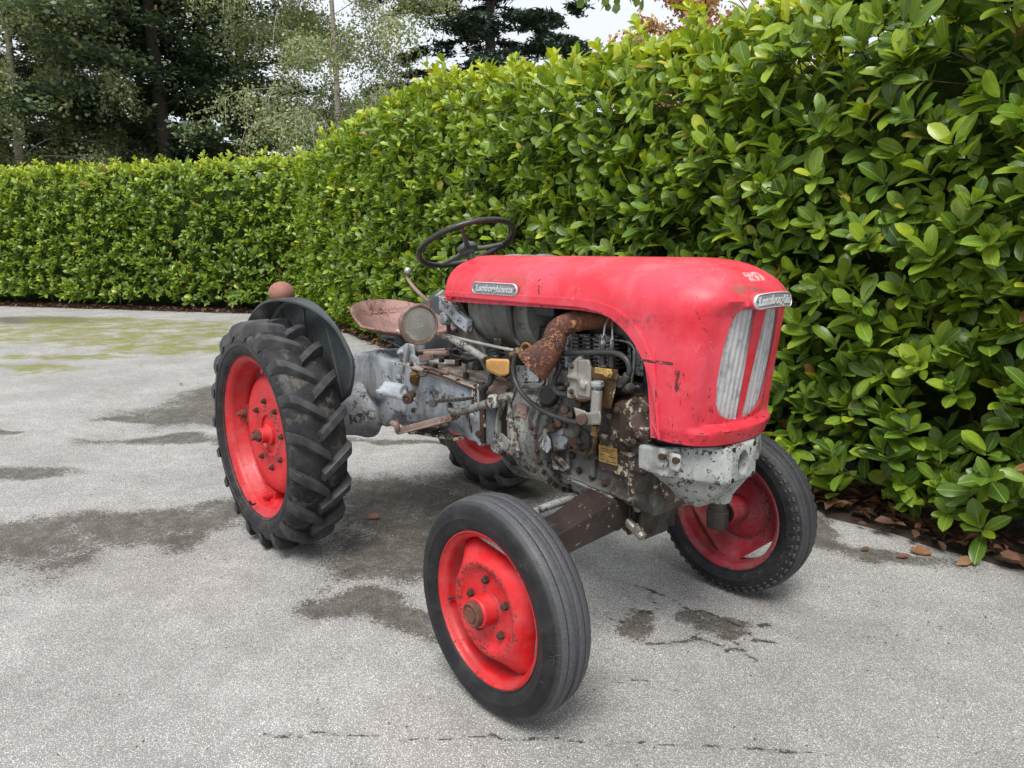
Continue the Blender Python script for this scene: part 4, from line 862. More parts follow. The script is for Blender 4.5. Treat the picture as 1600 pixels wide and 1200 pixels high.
G_near = [(-.027, 1.163), (-.096, 1.160), (-.115, 1.13), (-.124, 1.08), (-.128, 1.02), (-.127, .96), (-.119, .90), (-.098, .866), (-.060, .848), (-.008, .841), (-.013, .95), (-.020, 1.06)]
G_far = [(-y, z) for y, z in G_near]
for Gp in (G_near, G_far): cut(bon, MB().prism([(1.90, y, z) for y, z in Gp], (.3, 0, 0)))
for m_ in [bon.data]: m_.polygons.foreach_set('use_smooth', [True]*len(m_.polygons)); m_.set_sharp_from_angle(angle=rad(42))
def nose_x(y, z): return nose_x0(y, z)-recess(y, z)
def nose_x0(y, z):
    n_ = 2.7; a = NOSE-1.842; fx = max(0, 1-(abs(y)/BW)**n_)**(1/n_); return 1.842+a*fx-max(0, ZS-z)*.155*fx
# grille: corrugated aluminium strips with rows of slots, dark void behind
for sgn, Gp in ((-1, G_near), (1, G_far)):
    ys = [abs(y) for y, z in Gp]; mb = MB(); z0, z1 = .828, 1.168; NZ = 46
    def yl(z):   # outer edge of the opening at height z
        P_ = sorted([(zz, abs(yy)) for yy, zz in Gp if abs(yy) > .045 or zz < .85]); return float(np.interp(z, [a for a, b in P_], [b for a, b in P_]))
    ribs = 6; yi = .004
    for r in range(ribs):
        for q in range(4):                                             # rib top, slope, valley, slope
            if q == 2: continue
            for k in range(NZ):
                za, zb = z0+(z1-z0)*k/NZ, z0+(z1-z0)*(k+1)/NZ; quad = []
                for zz, e in ((za, 0), (zb, 0), (zb, 1), (za, 1)):
                    yo = .134; f = (r+(q+e)/4+(.25 if q == 3 else 0)*0)/ribs; y = yi+(yo-yi)*f; dep = {0: 0, 1: 0, 2: .011, 3: .011, 4: 0}[(q+e) if q < 3 else q+e]
                    w_y = .0014*math.sin(zz*35+r) if r in (1, 4) else 0
                    quad.append((nose_x(y, zz)-.009-dep, sgn*(y+w_y), zz))
                if q == 3 or q == 1 or q == 0: mb.add(quad, [(0, 1, 2, 3)])
        for k in range(60):                                            # valley floor with slots left open
            za = z0+(z1-z0)*k/60; zb = za+(z1-z0)/60*(.40 if r in (0, 1, 2, 4) else .7); quad = []
            for zz, e in ((za, 0), (zb, 0), (zb, 1), (za, 1)):
                y = yi+(.134-yi)*(r+(2+e)/4)/ribs; quad.append((nose_x(y, zz)-.020, sgn*y, zz))
            mb.add(quad, [(0, 1, 2, 3)])
    obj('grille', mb, M['grille'], bon, smooth=20, label='dented aluminium grille strip '+('left' if sgn < 0 else 'right')+' of the red centre bar')
mb = MB(); mb.prism([(1.90, -.12, .80), (1.90, .12, .80), (1.90, .12, 1.17), (1.90, -.12, 1.17)], (-.01, 0, 0)); obj('grille_backing', mb, M['black'], bon)
# front badge with its brow, side badge
def pill(w_, h, n=10, bend=0.):
    r = h/2; pts = []
    for k in range(n+1): a = -PI/2+PI*k/n; pts.append((w_/2-r+r*math.cos(a), r*math.sin(a)))
    for k in range(n+1): a = PI/2+PI*k/n; pts.append((-w_/2+r+r*math.cos(a), r*math.sin(a)))
    return pts
def badge(name, txt, w_, h, tsize, mapper, parent, label):
    """mapper(u, v, d): u along the word, v up, d out of the plate"""
    mb = MB(); dense = []
    pl = pill(w_, h); P2 = []
    for a, b in zip(pl, pl[1:]+pl[:1]):
        k = max(1, int(math.dist(a, b)/.012)); P2 += [(a[0]+(b[0]-a[0])*i/k, a[1]+(b[1]-a[1])*i/k) for i in range(k)]
    n = len(P2); rings = [(1, 0, 0), (1, .0045, 0), (.93, .006, -.001), (.90, .0035, -.002)]
    vs = [];
    for sc_, d, _ in rings:
        for (u, v) in P2:
            k = 1-(1-sc_)*h/2/max(1e-6, math.hypot(u, v)) if True else 1
            vs.append(mapper(u*(1-(1-sc_)*h/w_), v*sc_, d))
    fs = [(j*n+i, j*n+(i+1) % n, (j+1)*n+(i+1) % n, (j+1)*n+i) for j in range(len(rings)-1) for i in range(n)]; mb.add(vs, fs)
    mb.cur = 1; nn = 28; inner = []
    for i in range(nn+1):
        u = (-w_/2+.002)+(w_-.004)*i/nn; hh = h/2*.88*math.sqrt(max(0, 1-max(0, (abs(u)-(w_/2-h/2))/(h/2*.95))**2)); inner += [mapper(u, -hh, .0036), mapper(u, hh, .0036)]
    mb.add(inner, [(2*i, 2*i+2, 2*i+3, 2*i+1) for i in range(nn)]); mb.cur = 0
    tm = text_mesh(txt, tsize, .0012, .35, .0006); mb.add([mapper(v[0], v[1]-.0, .0048+v[2]) for v in tm.v], tm.f)
    mb.cur = 2
    for s_ in (-1, 1): mb.sphere(mapper(s_*(w_/2-h*.30), 0, .004), .0026, 8)
    return obj(name, mb, [M['badge'], M['badgefield'], M['black']], parent, smooth=30, label=label)
def m_front(u, v, d):
    y = u+.002; vv = v-.10*(u*u)*6; z = 1.186+vv; return (nose_x0(y, 1.15)+.010-abs(u)**2*.3+d-v*.12, y, z)
mb = MB(); ring = pill(.186, .044); K = [m_front(u, v, -.030) for u, v in ring]; K2 = [m_front(u*.99, v*.97, .000) for u, v in ring]; n = len(ring); mb.add(K+K2, [tuple(range(2*n-1, n-1, -1))]+[(i, (i+1) % n, (i+1) % n+n, i+n) for i in range(n)]); obj('badge_brow', mb, M['bonnet'], bon, bevel=.003, smooth=40)
badge('front_badge', 'Lamborghini', .184, .040, .0330, m_front, bon, 'curved aluminium badge with the word Lamborghini on the nose')
badge('side_badge', 'Lamborghinetta', .245, .042, .0315, lambda u, v, d: (1.156+u, -BW-.0015-d, 1.1875+v+u*.0), bon, 'pill shaped aluminium badge reading Lamborghinetta on the bonnet side')
for (x, z) in ((.872, 1.141), (.892, 1.142)): 
    mb = MB(); mb.lathe((x, -BW, z), (0, -1, 0), [(0, 0), (.007, 0), (.0065, .003), (0, .004)], 12); obj('rivet', mb, M['redbar'], bon)

# ---------------- under the bonnet: tank, dark panels
mb = MB(); R0 = .178; prof = [(0, 0), (R0*.8, .0), (R0*.96, .012), (R0, .03), (R0, .075), (R0+.005, .080), (R0+.005, .092), (R0, .097), (R0, .150), (R0+.004, .154), (R0+.004, .162), (R0, .166), (R0, .235), (R0+.006, .24), (R0+.006, .25), (R0, .255), (R0, .31), (R0*.95, .345), (R0*.7, .36), (0, .362)]
mb.lathe((.90, 0, 1.118), (1, 0, 0), prof, 72); obj('fuel_tank', mb, M['tank'], T, smooth=35)
mb = MB(); mb.tube([P(798, 474, -.19), P(799, 500, -.195), P(803, 525, -.18), P(812, 540, -.17)], .0085, 8, 6); obj('fuel_hose', mb, M['hose'], T)
mb = MB(); mb.box((1.40, .10, 1.05), (.22, .12, .26)); mb.box((1.33, -.02, 1.17), (.10, .30, .14)); obj('battery_box', mb, M['dark'], T, bevel=.006)
mb = MB(); mb.box((1.80, 0, 1.0), (.07, .36, .40)); 
obj('radiator', mb, M['black'], T, bevel=.004)
mb = MB(); mb.box((1.62, .02, 1.16), (.30, .22, .12)); mb.box((1.50, .06, 1.0), (.2, .2, .3)); obj('cylinder_head', mb, M['iron'], T, bevel=.01)

# ---------------- engine
def cast(name, mb, mat, vox=.006, relax=3, label=None): return obj(name, mb, mat, T, remesh=vox*1.22, relax=relax, label=label)
mb = MB()
mb.hull([(x, s*y, z) for s in (-1, 1) for x, y, z in ((1.33, .150, .60), (1.80, .150, .56), (1.33, .155, .93), (1.80, .155, .93), (1.36, .12, .545), (1.78, .12, .515))])
mb.box((1.585, -.150, .905), (.42, .03, .05)); mb.beam(P(880, 738, -.155), P(988, 782, -.155), .03, .014)
mb.cyl(P(845, 655, -.15), P(845, 655, -.19), .045); mb.cyl(P(893, 672, -.14), P(893, 672, -.19), .03)
for u, v in ((870, 655), (903, 690), (917, 710), (880, 700), (862, 728)): mb.cyl(P(u, v, -.14), P(u, v, -.175), .013)
cast('engine_block', mb, M['engine'])
mb = MB(); mb.hull([P(u, v, y) for u, v in ((858, 672), (886, 668), (890, 700), (866, 706)) for y in (-.15, -.20)]); cast('side_cover', mb, M['casting'], .005)
mb = MB(); mb.lathe(P(855, 695, -.195), (0, -1, .05), [(0, 0), (.014, 0), (.014, .022), (.006, .024), (.006, .03), (0, .03)], 16); mb.prism([P(u, v, -.222) for u, v in ((850, 684), (856, 679), (861, 688), (862, 700), (857, 708), (851, 703), (848, 694))], (0, -.007, 0)); obj('drain_tap', mb, M['casting'], T, bevel=.0015)
mb = MB(); 
for a, b in (((865, 708), (868, 730)), ((868, 730), (885, 734)), ((865, 708), (888, 733))): mb.beam(P(*a, -.185), P(*b, -.185), .02, .010)
obj('bracket', mb, M['bell'], T, bevel=.002)
mb = MB(); mb.hull([P(u, v, y) for u, v in ((852, 728), (884, 737), (940, 768), (965, 790), (900, 770), (888, 755)) for y in (-.13, .13)]); mb.beam(P(886, 742, -.145), P(965, 776, -.145), .05, .016); mb.hull([P(u, v, y) for u, v in ((900, 765), (918, 773), (912, 788), (903, 783)) for y in (-.10, -.06)])
cast('oil_pan', mb, M['bell'], .005)
# rear grey cooling shrouds with dark fins between
mb = MB()
for u0, u1 in ((886, 904), (910, 922), (927, 956), (981, 986)):
    mb.hull([P(u, v, y) for u in (u0, u1) for v in (522, 575) for y in (-.135, -.10)])
mb.hull([P(u, v, y) for u, v in ((988, 548), (1001, 530), (1024, 540), (1030, 592), (988, 586)) for y in (-.165, -.12)])
mb.cyl(P(893, 520, -.125), P(893, 585, -.125), .022); 
obj('cooling_shroud', mb, M['casting'], T, bevel=.004)
mb = MB()
for k in range(9): mb.box(P(907, 524+k*6, -.115), (.20, .05, .006))
for k in range(9): mb.box(P(965, 524+k*6, -.125), (.05, .05, .006))
o = obj('cooling_fins', mb, M['iron'], T); o['kind'] = 'stuff'
mb = MB(); mb.sphere(P(980, 512, -.10), .045, 14, (1, .8, 1)); mb.tube([P(960, 500, -.09), P(985, 520, -.11), P(990, 545, -.12)], .02, 8); cast('intake_casting', mb, M['engine'], .006)
# exhaust
e0, e1, e2, e3, e4, e5 = P(972, 500, -.08), P(930, 500, -.15), P(895, 503, -.195), P(872, 516, -.225), P(862, 541, -.250), P(831, 574, -.295)
mb = MB(); mb.tube([e0, e1, e2, e3, e4, e5], [.027, .029, .033, .0365, .039, .060], 28, 8, cap=False); mb.tube([P(905, 500, -.18), P(898, 502, -.19)], [.035, .036], 24, 1)
o = obj('exhaust_pipe', mb, M['rust'], T, smooth=60, solid=.004, label='rusty brown exhaust elbow flaring to an open end')
mb = MB(); mb.lathe(P(896, 506, -.235), (0, -1, 0), [(0, 0), (.012, 0), (.012, .006), (.007, .008), (0, .008)], 12); mb.bolt(P(884, 518, -.262), (0, -1, .2), .005, .006); obj('exhaust_stud', mb, M['rust'], T)
# injection pump
mb = MB(); mb.hull([P(u, v, y) for u, v in ((888, 573), (900, 560), (922, 562), (926, 578), (924, 625), (886, 622)) for y in (-.245, -.16)]); mb.cyl(P(909, 562, -.205), P(909, 553, -.205), .012)
mb.hull([P(u, v, y) for u, v in ((903, 562), (920, 562), (921, 622), (903, 618)) for y in (-.252, -.16)]); mb.beam(P(886, 588, -.25), P(910, 592, -.25), .01, .012); mb.hull([P(u, v, y) for u, v in ((905, 597), (916, 598), (914, 610), (905, 606)) for y in (-.262, -.24)])
cast('injection_pump', mb, M['alu'], .0035, 2, 'silvery injection pump housing')
mb = MB()
for u, v in ((893, 572), (893, 612), (914, 604), (887, 600)): mb.bolt(P(u, v, -.247), (0, -1, 0), .007, .008)
o = obj('bolt_heads', mb, M['iron'], T); o['kind'] = 'stuff'
mb = MB(); mb.hull([P(u, v, y) for u, v in ((926, 574), (964, 577), (967, 586), (958, 600), (955, 640), (925, 636)) for y in (-.245, -.15)]); mb.hull([P(u, v, y) for u, v in ((924, 573), (966, 577), (962, 594), (924, 589)) for y in (-.250, -.14)])
cast('pump_body', mb, M['brass'], .0035, 2, 'oily brown pump body')
mb = MB(); mb.box(P(941, 580, -.252), (.055, .006, .018)); mb.bolt(P(952, 583, -.25), (0, -1, 0), .011, .014); obj('pump_tag', mb, M['plate'], T, bevel=.001)
for (u, v, u2, u3) in ((942, 548, 946, 954), (956, 552, 957, 958)):
    mb = MB(); a = P(u, v+22, -.20); b = P(u, v+3, -.20); mb.cyl(a, b, .012, n=6); mb.cyl(b, P(u, v-10, -.20), .0105, n=6); obj('injector_union', mb, M['iron'], T, bevel=.001)
    mb = MB(); mb.tube([P(u, v-8, -.20), P(u+1, v-24, -.20)], [.0065, .0055], 8, 1); obj('fuel_sleeve', mb, M['bumper'], T)
    mb = MB(); mb.tube([P(u+1, v-22, -.20), P(u2, v-40, -.19), P(u3, v-56, -.16), P(u3+3, v-66, -.12)], .0032, 6, 5); obj('fuel_pipe', mb, M['steel'], T)
mb = MB(); mb.tube([P(862, 553, -.21), P(885, 552, -.215), P(930, 551, -.215), P(962, 552, -.22), P(979, 562, -.22), P(984, 578, -.22), P(980, 588, -.22)], .0092, 12, 6); obj('coolant_hose', mb, M['hose'], T)
mb = MB(); mb.tube([P(981, 585, -.22), P(974, 598, -.22)], [.013, .012], 10, 1); mb.cyl(P(972, 592, -.20), P(966, 604, -.22), .017); mb.cyl(P(976, 606, -.2), P(986, 606, -.22), .014); obj('hose_elbow', mb, M['iron'], T, bevel=.002)
mb = MB(); mb.tube([P(872, 557, -.21), P(874, 575, -.215), P(867, 592, -.22), P(866, 606, -.22), P(874, 615, -.225), P(890, 617, -.23), P(900, 617, -.235)], .0092, 12, 6); obj('return_hose', mb, M['hose'], T)
mb = MB(); mb.tube([P(897, 617, -.235), P(908, 623, -.235), P(918, 622, -.235), P(921, 614, -.235)], .0095, 12, 5); mb.cyl(P(896, 616, -.235), P(903, 620, -.235), .012, n=10); obj('brass_elbow', mb, M['brass'], T)
mb = MB(); mb.tube([P(888, 565, -.15), P(890, 535, -.15), P(905, 524, -.15), P(930, 529, -.155), P(975, 533, -.16), P(990, 543, -.165), P(991, 565, -.17), P(986, 600, -.17)], .0034, 6, 6); obj('leak_off_pipe', mb, M['bumper'], T)
# feed pump with knurled knob
mb = MB(); a = P(933, 607, -.265); b = P(933, 599, -.265); mb.lathe(a, b-a, [(0, 0), (.0135, 0), (.019, .006), (.021, .009), (.021, .018), (.017, .021), (0, .021)], 36, rfun=lambda r, h, t: r*(1+.045*math.sin(t*18)) if r > .018 else r); mb.cyl(P(933, 612, -.265), a, .012); obj('knurled_knob', mb, M['casting'], T, smooth=30)
mb = MB(); mb.cyl(P(931, 645, -.265), P(933, 610, -.265), .0165, n=24); obj('feed_pump_barrel', mb, M['steel'], T, bevel=.001)
mb = MB(); mb.hull([P(u, v, y) for u, v in ((914, 645), (938, 642), (940, 652), (938, 664), (916, 664)) for y in (-.285, -.24)]); mb.hull([P(u, v, y) for u, v in ((896, 636), (915, 642), (914, 664), (902, 660)) for y in (-.27, -.22)]); cast('feed_pump', mb, M['alu'], .003, 2)
mb = MB(); mb.cyl(P(912, 655, -.27), P(908, 656, -.31), .0175, n=24); obj('pump_cap', mb, M['nut'], T, bevel=.003)
mb = MB(); mb.cyl(P(930, 664, -.262), P(929, 672, -.262), .013, n=6); mb.cyl(P(929, 672, -.262), P(928, 680, -.262), .010, n=12); obj('brass_union', mb, M['brass'], T, bevel=.001)
mb = MB()
for u, v, r in ((884, 640, .014), (893, 648, .010), (886, 652, .011), (905, 632, .012)): mb.cyl(P(u, v, -.17), P(u-2, v, -.225), r, n=10)
obj('pipe_unions', mb, M['nut'], T, bevel=.002)
mb = MB(); mb.tube([P(806, 552, -.215), P(802, 575, -.22), P(806, 598, -.225), P(822, 622, -.235), P(850, 643, -.245), P(880, 655, -.26), P(904, 661, -.27)], .0082, 12, 7); obj('fuel_return_hose', mb, M['hose'], T, label='long black hose looping under the exhaust to the feed pump')
# timing cover, data plate
mb = MB(); mb.hull([P(u, v, y) for u, v, y in ((955, 622, -.17), (985, 613, -.17), (1018, 612, -.17), (948, 648, -.21), (962, 632, -.225), (1000, 622, -.225), (1020, 640, -.22), (949, 672, -.20), (962, 690, -.205), (1010, 694, -.21), (1020, 690, -.19), (985, 700, -.17), (950, 690, -.15))]); mb.cyl(P(997, 660, -.19), P(997, 660, -.228), .028); mb.cyl(P(997, 678, -.19), P(997, 678, -.226), .014); mb.beam(P(975, 625, -.215), P(970, 692, -.205), .012, .012)
cast('timing_cover', mb, M['greasy'], .005, 3, 'brown greasy timing cover with flaking cream paint')
mb = MB(); mb.box((1.642, -.157, .690), (.118, .010, .118)); obj('engine_side_plate', mb, M['greasy'], T, bevel=.003)
mb = MB(); q = [P(936, 694, -.166), P(965, 701, -.166), P(965, 728, -.166), P(936, 720, -.166)]; mb.prism(q, (0, -.0015, 0)); pl = obj('data_plate', mb, M['plate'], T, label='small brass data plate with faint stamped rows')
mb = MB()
for (fu, fv, l) in ((.15, .16, .7), (.2, .3, .5), (.1, .52, .22), (.55, .55, .35), (.12, .82, .2), (.42, .84, .12), (.65, .86, .25)):
    o_ = q[0]+(q[1]-q[0])*fu+(q[3]-q[0])*fv; k = 0
    while k < l: a = o_+(q[1]-q[0])*k+V((0, -.0017, 0)); e_ = (q[1]-q[0])*.05; up_ = (q[3]-q[0])*.055; mb.prism([a, a+e_*.7, a+e_*.7+up_, a+up_], (0, -.0004, 0)); k += .055
obj('stamped_marks', mb, M['black'], pl)
# oil filler
mb = MB(); a = P(857, 623, -.17); b = P(855, 614, -.205); mb.lathe(a, b-a, [(0, 0), (.032, 0), (.030, .028), (.034, .030), (.034, .040), (.026, .046), (.022, .043), (0, .043)], 28); obj('oil_filler_cap', mb, M['iron'], T, bevel=.0015)
# bell housing
mb = MB(); BC = V((1.18, -.005, .70)); mb.lathe((1.13, 0, .685), (1, 0, 0), [(0, 0), (.130, 0), (.165, .012), (.208, .05), (.218, .10), (.222, .19), (.205, .235), (0, .235)], 64); mb.hull([(1.08, y, z) for y in (-.13, .13) for z in (.62, .86)]+[(1.2, y, z) for y in (-.15, .15) for z in (.60, .89)])
mb.hull([P(u, v, y) for u, v in ((806, 603), (835, 596), (880, 610), (870, 660), (812, 640)) for y in (-.155, -.05)])
cast('bell_housing', mb, M['bell'], .006, 4, 'round grey flywheel housing streaked with rust and oil')
for u, v in ((817, 642), (816, 689)):
    mb = MB(); c_ = P(u, v, -.205); mb.box(c_, (.052, .016, .045), Matrix.Rotation(.1, 3, 'Y')); mb.cyl(c_+V((-.012, 0, .0)), c_+V((-.012, -.012, 0)), .006, n=10); mb.cyl(c_+V((.014, 0, -.004)), c_+V((.014, -.012, -.004)), .006, n=10); obj('mounting_pad', mb, M['pedal'], T, bevel=.004)
# grey box behind hose
mb = MB(); mb.hull([P(u, v, y) for u, v in ((806, 571), (845, 571), (842, 597), (808, 597)) for y in (-.15, -.05)]); obj('relay_box', mb, M['casting'], T, bevel=.004)
mb = MB(); mb.tube([P(806, 554, -.19), P(798, 553, -.19)], .010, 10, 1); mb.tube([P(813, 548, -.19), P(818, 538, -.19), P(826, 538, -.18), P(833, 548, -.18)], .006, 8, 4); mb.box(P(815, 549, -.18), (.04, .03, .025)); obj('throttle_linkage', mb, M['brass'], T, bevel=.001)
# amber reservoir
mb = MB(); mb.hull([P(u, v, y) for u, v, y in ((759, 563, -.165), (767, 560, -.165), (794, 561, -.165), (796, 565, -.165), (796, 584, -.165), (789, 588, -.165), (778, 588, -.165), (761, 579, -.165), (759, 563, -.225), (767, 560, -.225), (794, 561, -.225), (796, 565, -.225), (796, 584, -.225), (789, 588, -.225), (778, 588, -.225), (761, 579, -.225))]); obj('fluid_reservoir', mb, M['amber'], T, bevel=.010, smooth=60, label='amber plastic fluid bottle with black cap')
mb = MB(); mb.lathe(P(775, 562, -.195), (0, 0, 1), [(0, 0), (.022, 0), (.022, .016), (.016, .020), (0, .020)], 20); obj('reservoir_cap', mb, M['black'], T, bevel=.002)
mb = MB(); mb.tube([P(768, 586, -.19), P(766, 598, -.19), P(756, 606, -.19), P(757, 620, -.18), P(762, 626, -.17)], .009, 10, 5); obj('reservoir_hose', mb, M['hose'], T)
mb = MB(); mb.cyl(P(762, 608, -.13), P(808, 614, -.13), .034, n=20); mb.cyl(P(778, 600, -.12), P(812, 612, -.12), .03, n=16); obj('starter_motor', mb, M['pedal'], T, bevel=.002)
# dark clutch gap and shafts
mb = MB(); mb.box((1.07, 0, .68), (.20, .20, .22)); mb.box((1.0, 0, .80), (.14, .20, .14)); obj('clutch_box', mb, M['black_grease'], T, bevel=.01)

# ---------------- transmission
mb = MB()
mb.hull([(x, s*y, z) for s in (-1, 1) for x, y, z in ((.46, .155, .822), (.46, .16, .62), (.98, .155, .788), (.99, .16, .66), (.60, .12, .585), (.98, .12, .575), (.30, .15, .83), (.30, .15, .60))])
mb.box((.975, 0, .70), (.03, .35, .24)); mb.box((.47, 0, .71), (.05, .34, .26))
mb.beam(P(648, 640, -.16), P(733, 620, -.17), .03, .03) if False else None
mb.hull([(x, -y, z) for x, y, z in ((.80, .15, .72), (.97, .185, .70), (.97, .185, .60), (.88, .16, .585), (.97, .12, .58), (.75, .15, .66))])
cast('gearbox', mb, M['casting'], .0055, 3, 'light blue-grey gearbox casting with raised lettering')
tm = text_mesh('LAMBORGHINI', .050, .003, 0, .001); mb = MB(); mb.add([(.72+v[0]*.95, -.1575-v[2], .735+v[1]-.06*v[0]) for v in tm.v], tm.f); obj('cast_lettering', mb, M['casting'], T)
mb = MB(); mb.prism([(.43, -.170, .836), (.43, .170, .836), (1.0, .170, .802), (1.0, -.170, .802)], (0, 0, -.014)); mb.prism([(.52, -.12, .832), (.52, .12, .832), (.94, .12, .806), (.94, -.12, .806)], (0, 0, .016)); mb.prism([(.80, -.10, .82), (.80, .10, .82), (1.0, .10, .81), (1.0, -.10, .81)], (0, 0, .028)); obj('gearbox_lid', mb, M['cover'], T, bevel=.005)
mb = MB()
for k in range(5): mb.bolt((.475+.115*k, -.158, .832-.0068*k), (0, 0, 1), .008, .007)
for u, v in ((755, 604), (760, 604)): mb.bolt(P(u, v, -.165), (0, -1, 0), .008, .008)
for x, z in ((.50, .84), (.955, .80), (.955, .64), (.50, .64)): mb.bolt((x, -.163, z), (0, -1, 0), .009, .009)
o = obj('bolt_heads', mb, M['nut'], T); o['kind'] = 'stuff'
mb = MB(); mb.cyl((.985, -.165, .83), (.985, -.165, .60), .012); obj('flange_edge', mb, M['nut'], T)
# gear levers and the clutter on the lid
mb = MB(); p = P(707, 560, -.06); mb.lathe(p, (0, 0, 1), [(0, 0), (.038, 0), (.034, .012), (.027, .016), (.028, .040), (.022, .044), (.012, .046), (0, .046)], 20); obj('lever_boot', mb, M['black'], T, smooth=45)
mb = MB(); mb.tube([P(707, 545, -.06), P(702, 522, -.06), P(700, 500, -.07), P(698, 490, -.08)], .0095, 8, 5); obj('gear_lever', mb, M['black'], T)
mb = MB(); mb.lathe(P(745, 575, -.05), (0, 0, 1), [(0, -.02), (.045, -.02), (.045, .012), (.030, .018), (.030, .045), (.018, .048), (0, .048)], 18); mb.box(P(740, 560, .0), (.08, .06, .05)); mb.cyl(P(737, 578, -.12), P(737, 566, -.12), .014, n=6); obj('selector_housing', mb, M['engine'], T, bevel=.003)
mb = MB(); mb.cyl(P(664, 553, -.12), P(700, 552, -.10), .012, n=12); mb.cyl(P(652, 549, -.10), P(696, 546, -.05), .006, n=8); mb.cyl(P(660, 573, -.14), P(700, 583, -.14), .008, n=8); mb.beam(P(657, 560, -.14), P(675, 558, -.14), .02, .025); obj('control_shaft', mb, M['pedal'], T, bevel=.002)
mb = MB(); mb.hull([P(u, v, y) for u, v in ((622, 545), (636, 536), (647, 538), (650, 562), (640, 575), (624, 560)) for y in (-.13, -.02)]); mb.cyl(P(630, 552, -.12), P(622, 550, -.15), .014, n=14); mb.hull([P(u, v, y) for u, v in ((640, 556), (668, 560), (672, 568), (640, 574)) for y in (-.14, -.02)]); mb.cyl(P(657, 548, -.05), P(657, 530, -.05), .022, n=14)
cast('lift_valve', mb, M['casting'], .0045, 2)
mb = MB(); mb.tube([P(636, 574, -.145), P(639, 590, -.15), P(642, 603, -.155), P(648, 625, -.16)], [.006, .008, .009, .006], 8, 4); mb.lathe(P(641, 600, -.155), (0, -1, 0), [(0, 0), (.011, 0), (.010, .010), (0, .010)], 12); mb.tube([P(636, 537, -.15), P(634, 556, -.155), P(630, 580, -.155)], .008, 8, 4); obj('lift_linkage', mb, M['bumper'], T)
mb = MB(); mb.cyl(P(650, 584, -.14), P(650, 594, -.17), .028, n=14); mb.tube([P(655, 588, -.17), P(665, 587, -.175), P(671, 577, -.175), P(680, 577, -.16)], .0035, 6, 4); obj('valve_plug', mb, M['brass'], T, bevel=.003)
# rear axle: trumpets and centre housing
mb = MB()
for s in (-1, 1):
    mb.lathe((0, 0, .545), (0, s, 0), [(0, .10), (.135, .10), (.130, .14), (.112, .18), (.100, .24), (.094, .32), (.090, .42), (.098, .43), (.098, .46), (.06, .50), (0, .50)], 40)
mb.hull([(x, s*y, z) for s in (-1, 1) for x, y, z in ((-.16, .13, .70), (-.14, .12, .50), (.34, .15, .83), (.34, .15, .60), (.08, .13, .84), (-.10, .12, .82), (.2, .13, .50))])
mb.lathe((.16, -.10, .74), (0, -1, 0), [(0, 0), (.125, 0), (.12, .05), (.10, .062), (0, .062)], 36)
cast('rear_axle_housing', mb, M['casting'], .008, 3, 'pale grey rear axle casting with dirty patches')
mb = MB()
for (u, v, y) in ((556, 654, -.31), (577, 648, -.29)): c_ = V((P(u, v, y))); mb.box(c_, (.03, .05, .045)); mb.bolt(c_+V((.016, 0, .0)), (1, -.3, 0), .013, .014)
mb.bolt(P(624, 590, -.165), (0, -1, 0), .013, .012); mb.bolt(P(643, 650, -.165), (0, -1, 0), .011, .01)
obj('clamp_bolts', mb, M['bumper'], T, bevel=.003)
# hydraulic lift arm lying on the trumpet
mb = MB(); mb.hull([P(u, v, y) for u, v, y in ((586, 606, -.30), (600, 600, -.26), (625, 596, -.24), (638, 612, -.24), (640, 622, -.26), (610, 622, -.30))]); mb.beam(P(590, 611, -.32), P(636, 622, -.28), .03, .022); mb.cyl(P(602, 606, -.28), P(632, 612, -.25), .03, n=18); cast('lift_cylinder', mb, M['casting'], .004, 4)
mb = MB(); mb.lathe(P(637, 623, -.285), (.5, -1, 0), [(0, -.01), (.022, -.01), (.022, .008), (.014, .010), (.012, .004), (.007, .004), (.007, .010), (0, .010)], 22); mb.lathe(P(643, 616, -.26), (.5, -1, 0), [(0, -.01), (.016, -.01), (.016, .008), (.008, .010), (0, .010)], 18); obj('pivot_pin', mb, M['nut'], T)
# black slotted bracket behind (drawbar plate) 
mb = MB(); mb.hull([P(u, v, .02) for u, v in ((584, 585), (596, 566), (611, 563), (612, 575), (597, 600), (584, 604))]+[P(u, v, .08) for u, v in ((584, 585), (596, 566), (611, 563), (612, 575), (597, 600), (584, 604))]); lb = obj('slotted_bracket', mb, M['iron'], T, bevel=.004)
mb = MB(); mb.box(P(592, 586, .0), (.10, .06, .05)); mb.beam(P(587, 602, -.02), P(610, 570, -.02), .02, .03); obj('bracket_rib', mb, M['iron'], T, bevel=.004)
# foot rest and pedals
mb = MB(); a0, a1 = P(622, 672, -.34), P(688, 655, -.30)
for k in range(4): o_ = V((0, .028*k, .0)); mb.beam(a0+o_, a1+o_, .020, .018, up=(0, 0, 1))
mb.beam(a0+V((0, .04, -.012)), a1+V((0, .04, -.012)), .105, .010); obj('foot_rest', mb, M['pedal'], T, bevel=.003, label='ribbed foot rest worn to pinkish brown')
mb = MB(); mb.tube([P(613, 661, -.35), P(619, 665, -.36), P(622, 675, -.345)], .012, 8, 4); mb.tube([P(620, 657, -.24), P(622, 668, -.26), P(622, 674, -.34)], .009, 8, 4); obj('foot_rest_end', mb, M['pedal'], T)
mb = MB(); mb.beam(P(640, 672, -.24), P(720, 685, -.20), .05, .012); mb.tube([P(640, 674, -.24), P(672, 672, -.22), P(700, 664, -.16)], .014, 8, 3); obj('foot_rest_bracket', mb, M['greasy'], T, bevel=.002)
mb = MB(); mb.beam(P(673, 628, -.25), P(733, 623, -.24), .05, .010)
for k in range(9): c_ = P(680+k*6.2, 627-k*.5, -.27); mb.box(c_, (.007, .006, .012))
mb.cyl(P(676, 630, -.28), P(678, 630, -.20), .016, n=14); obj('brake_pedal_pad', mb, M['iron'], T, bevel=.0015)
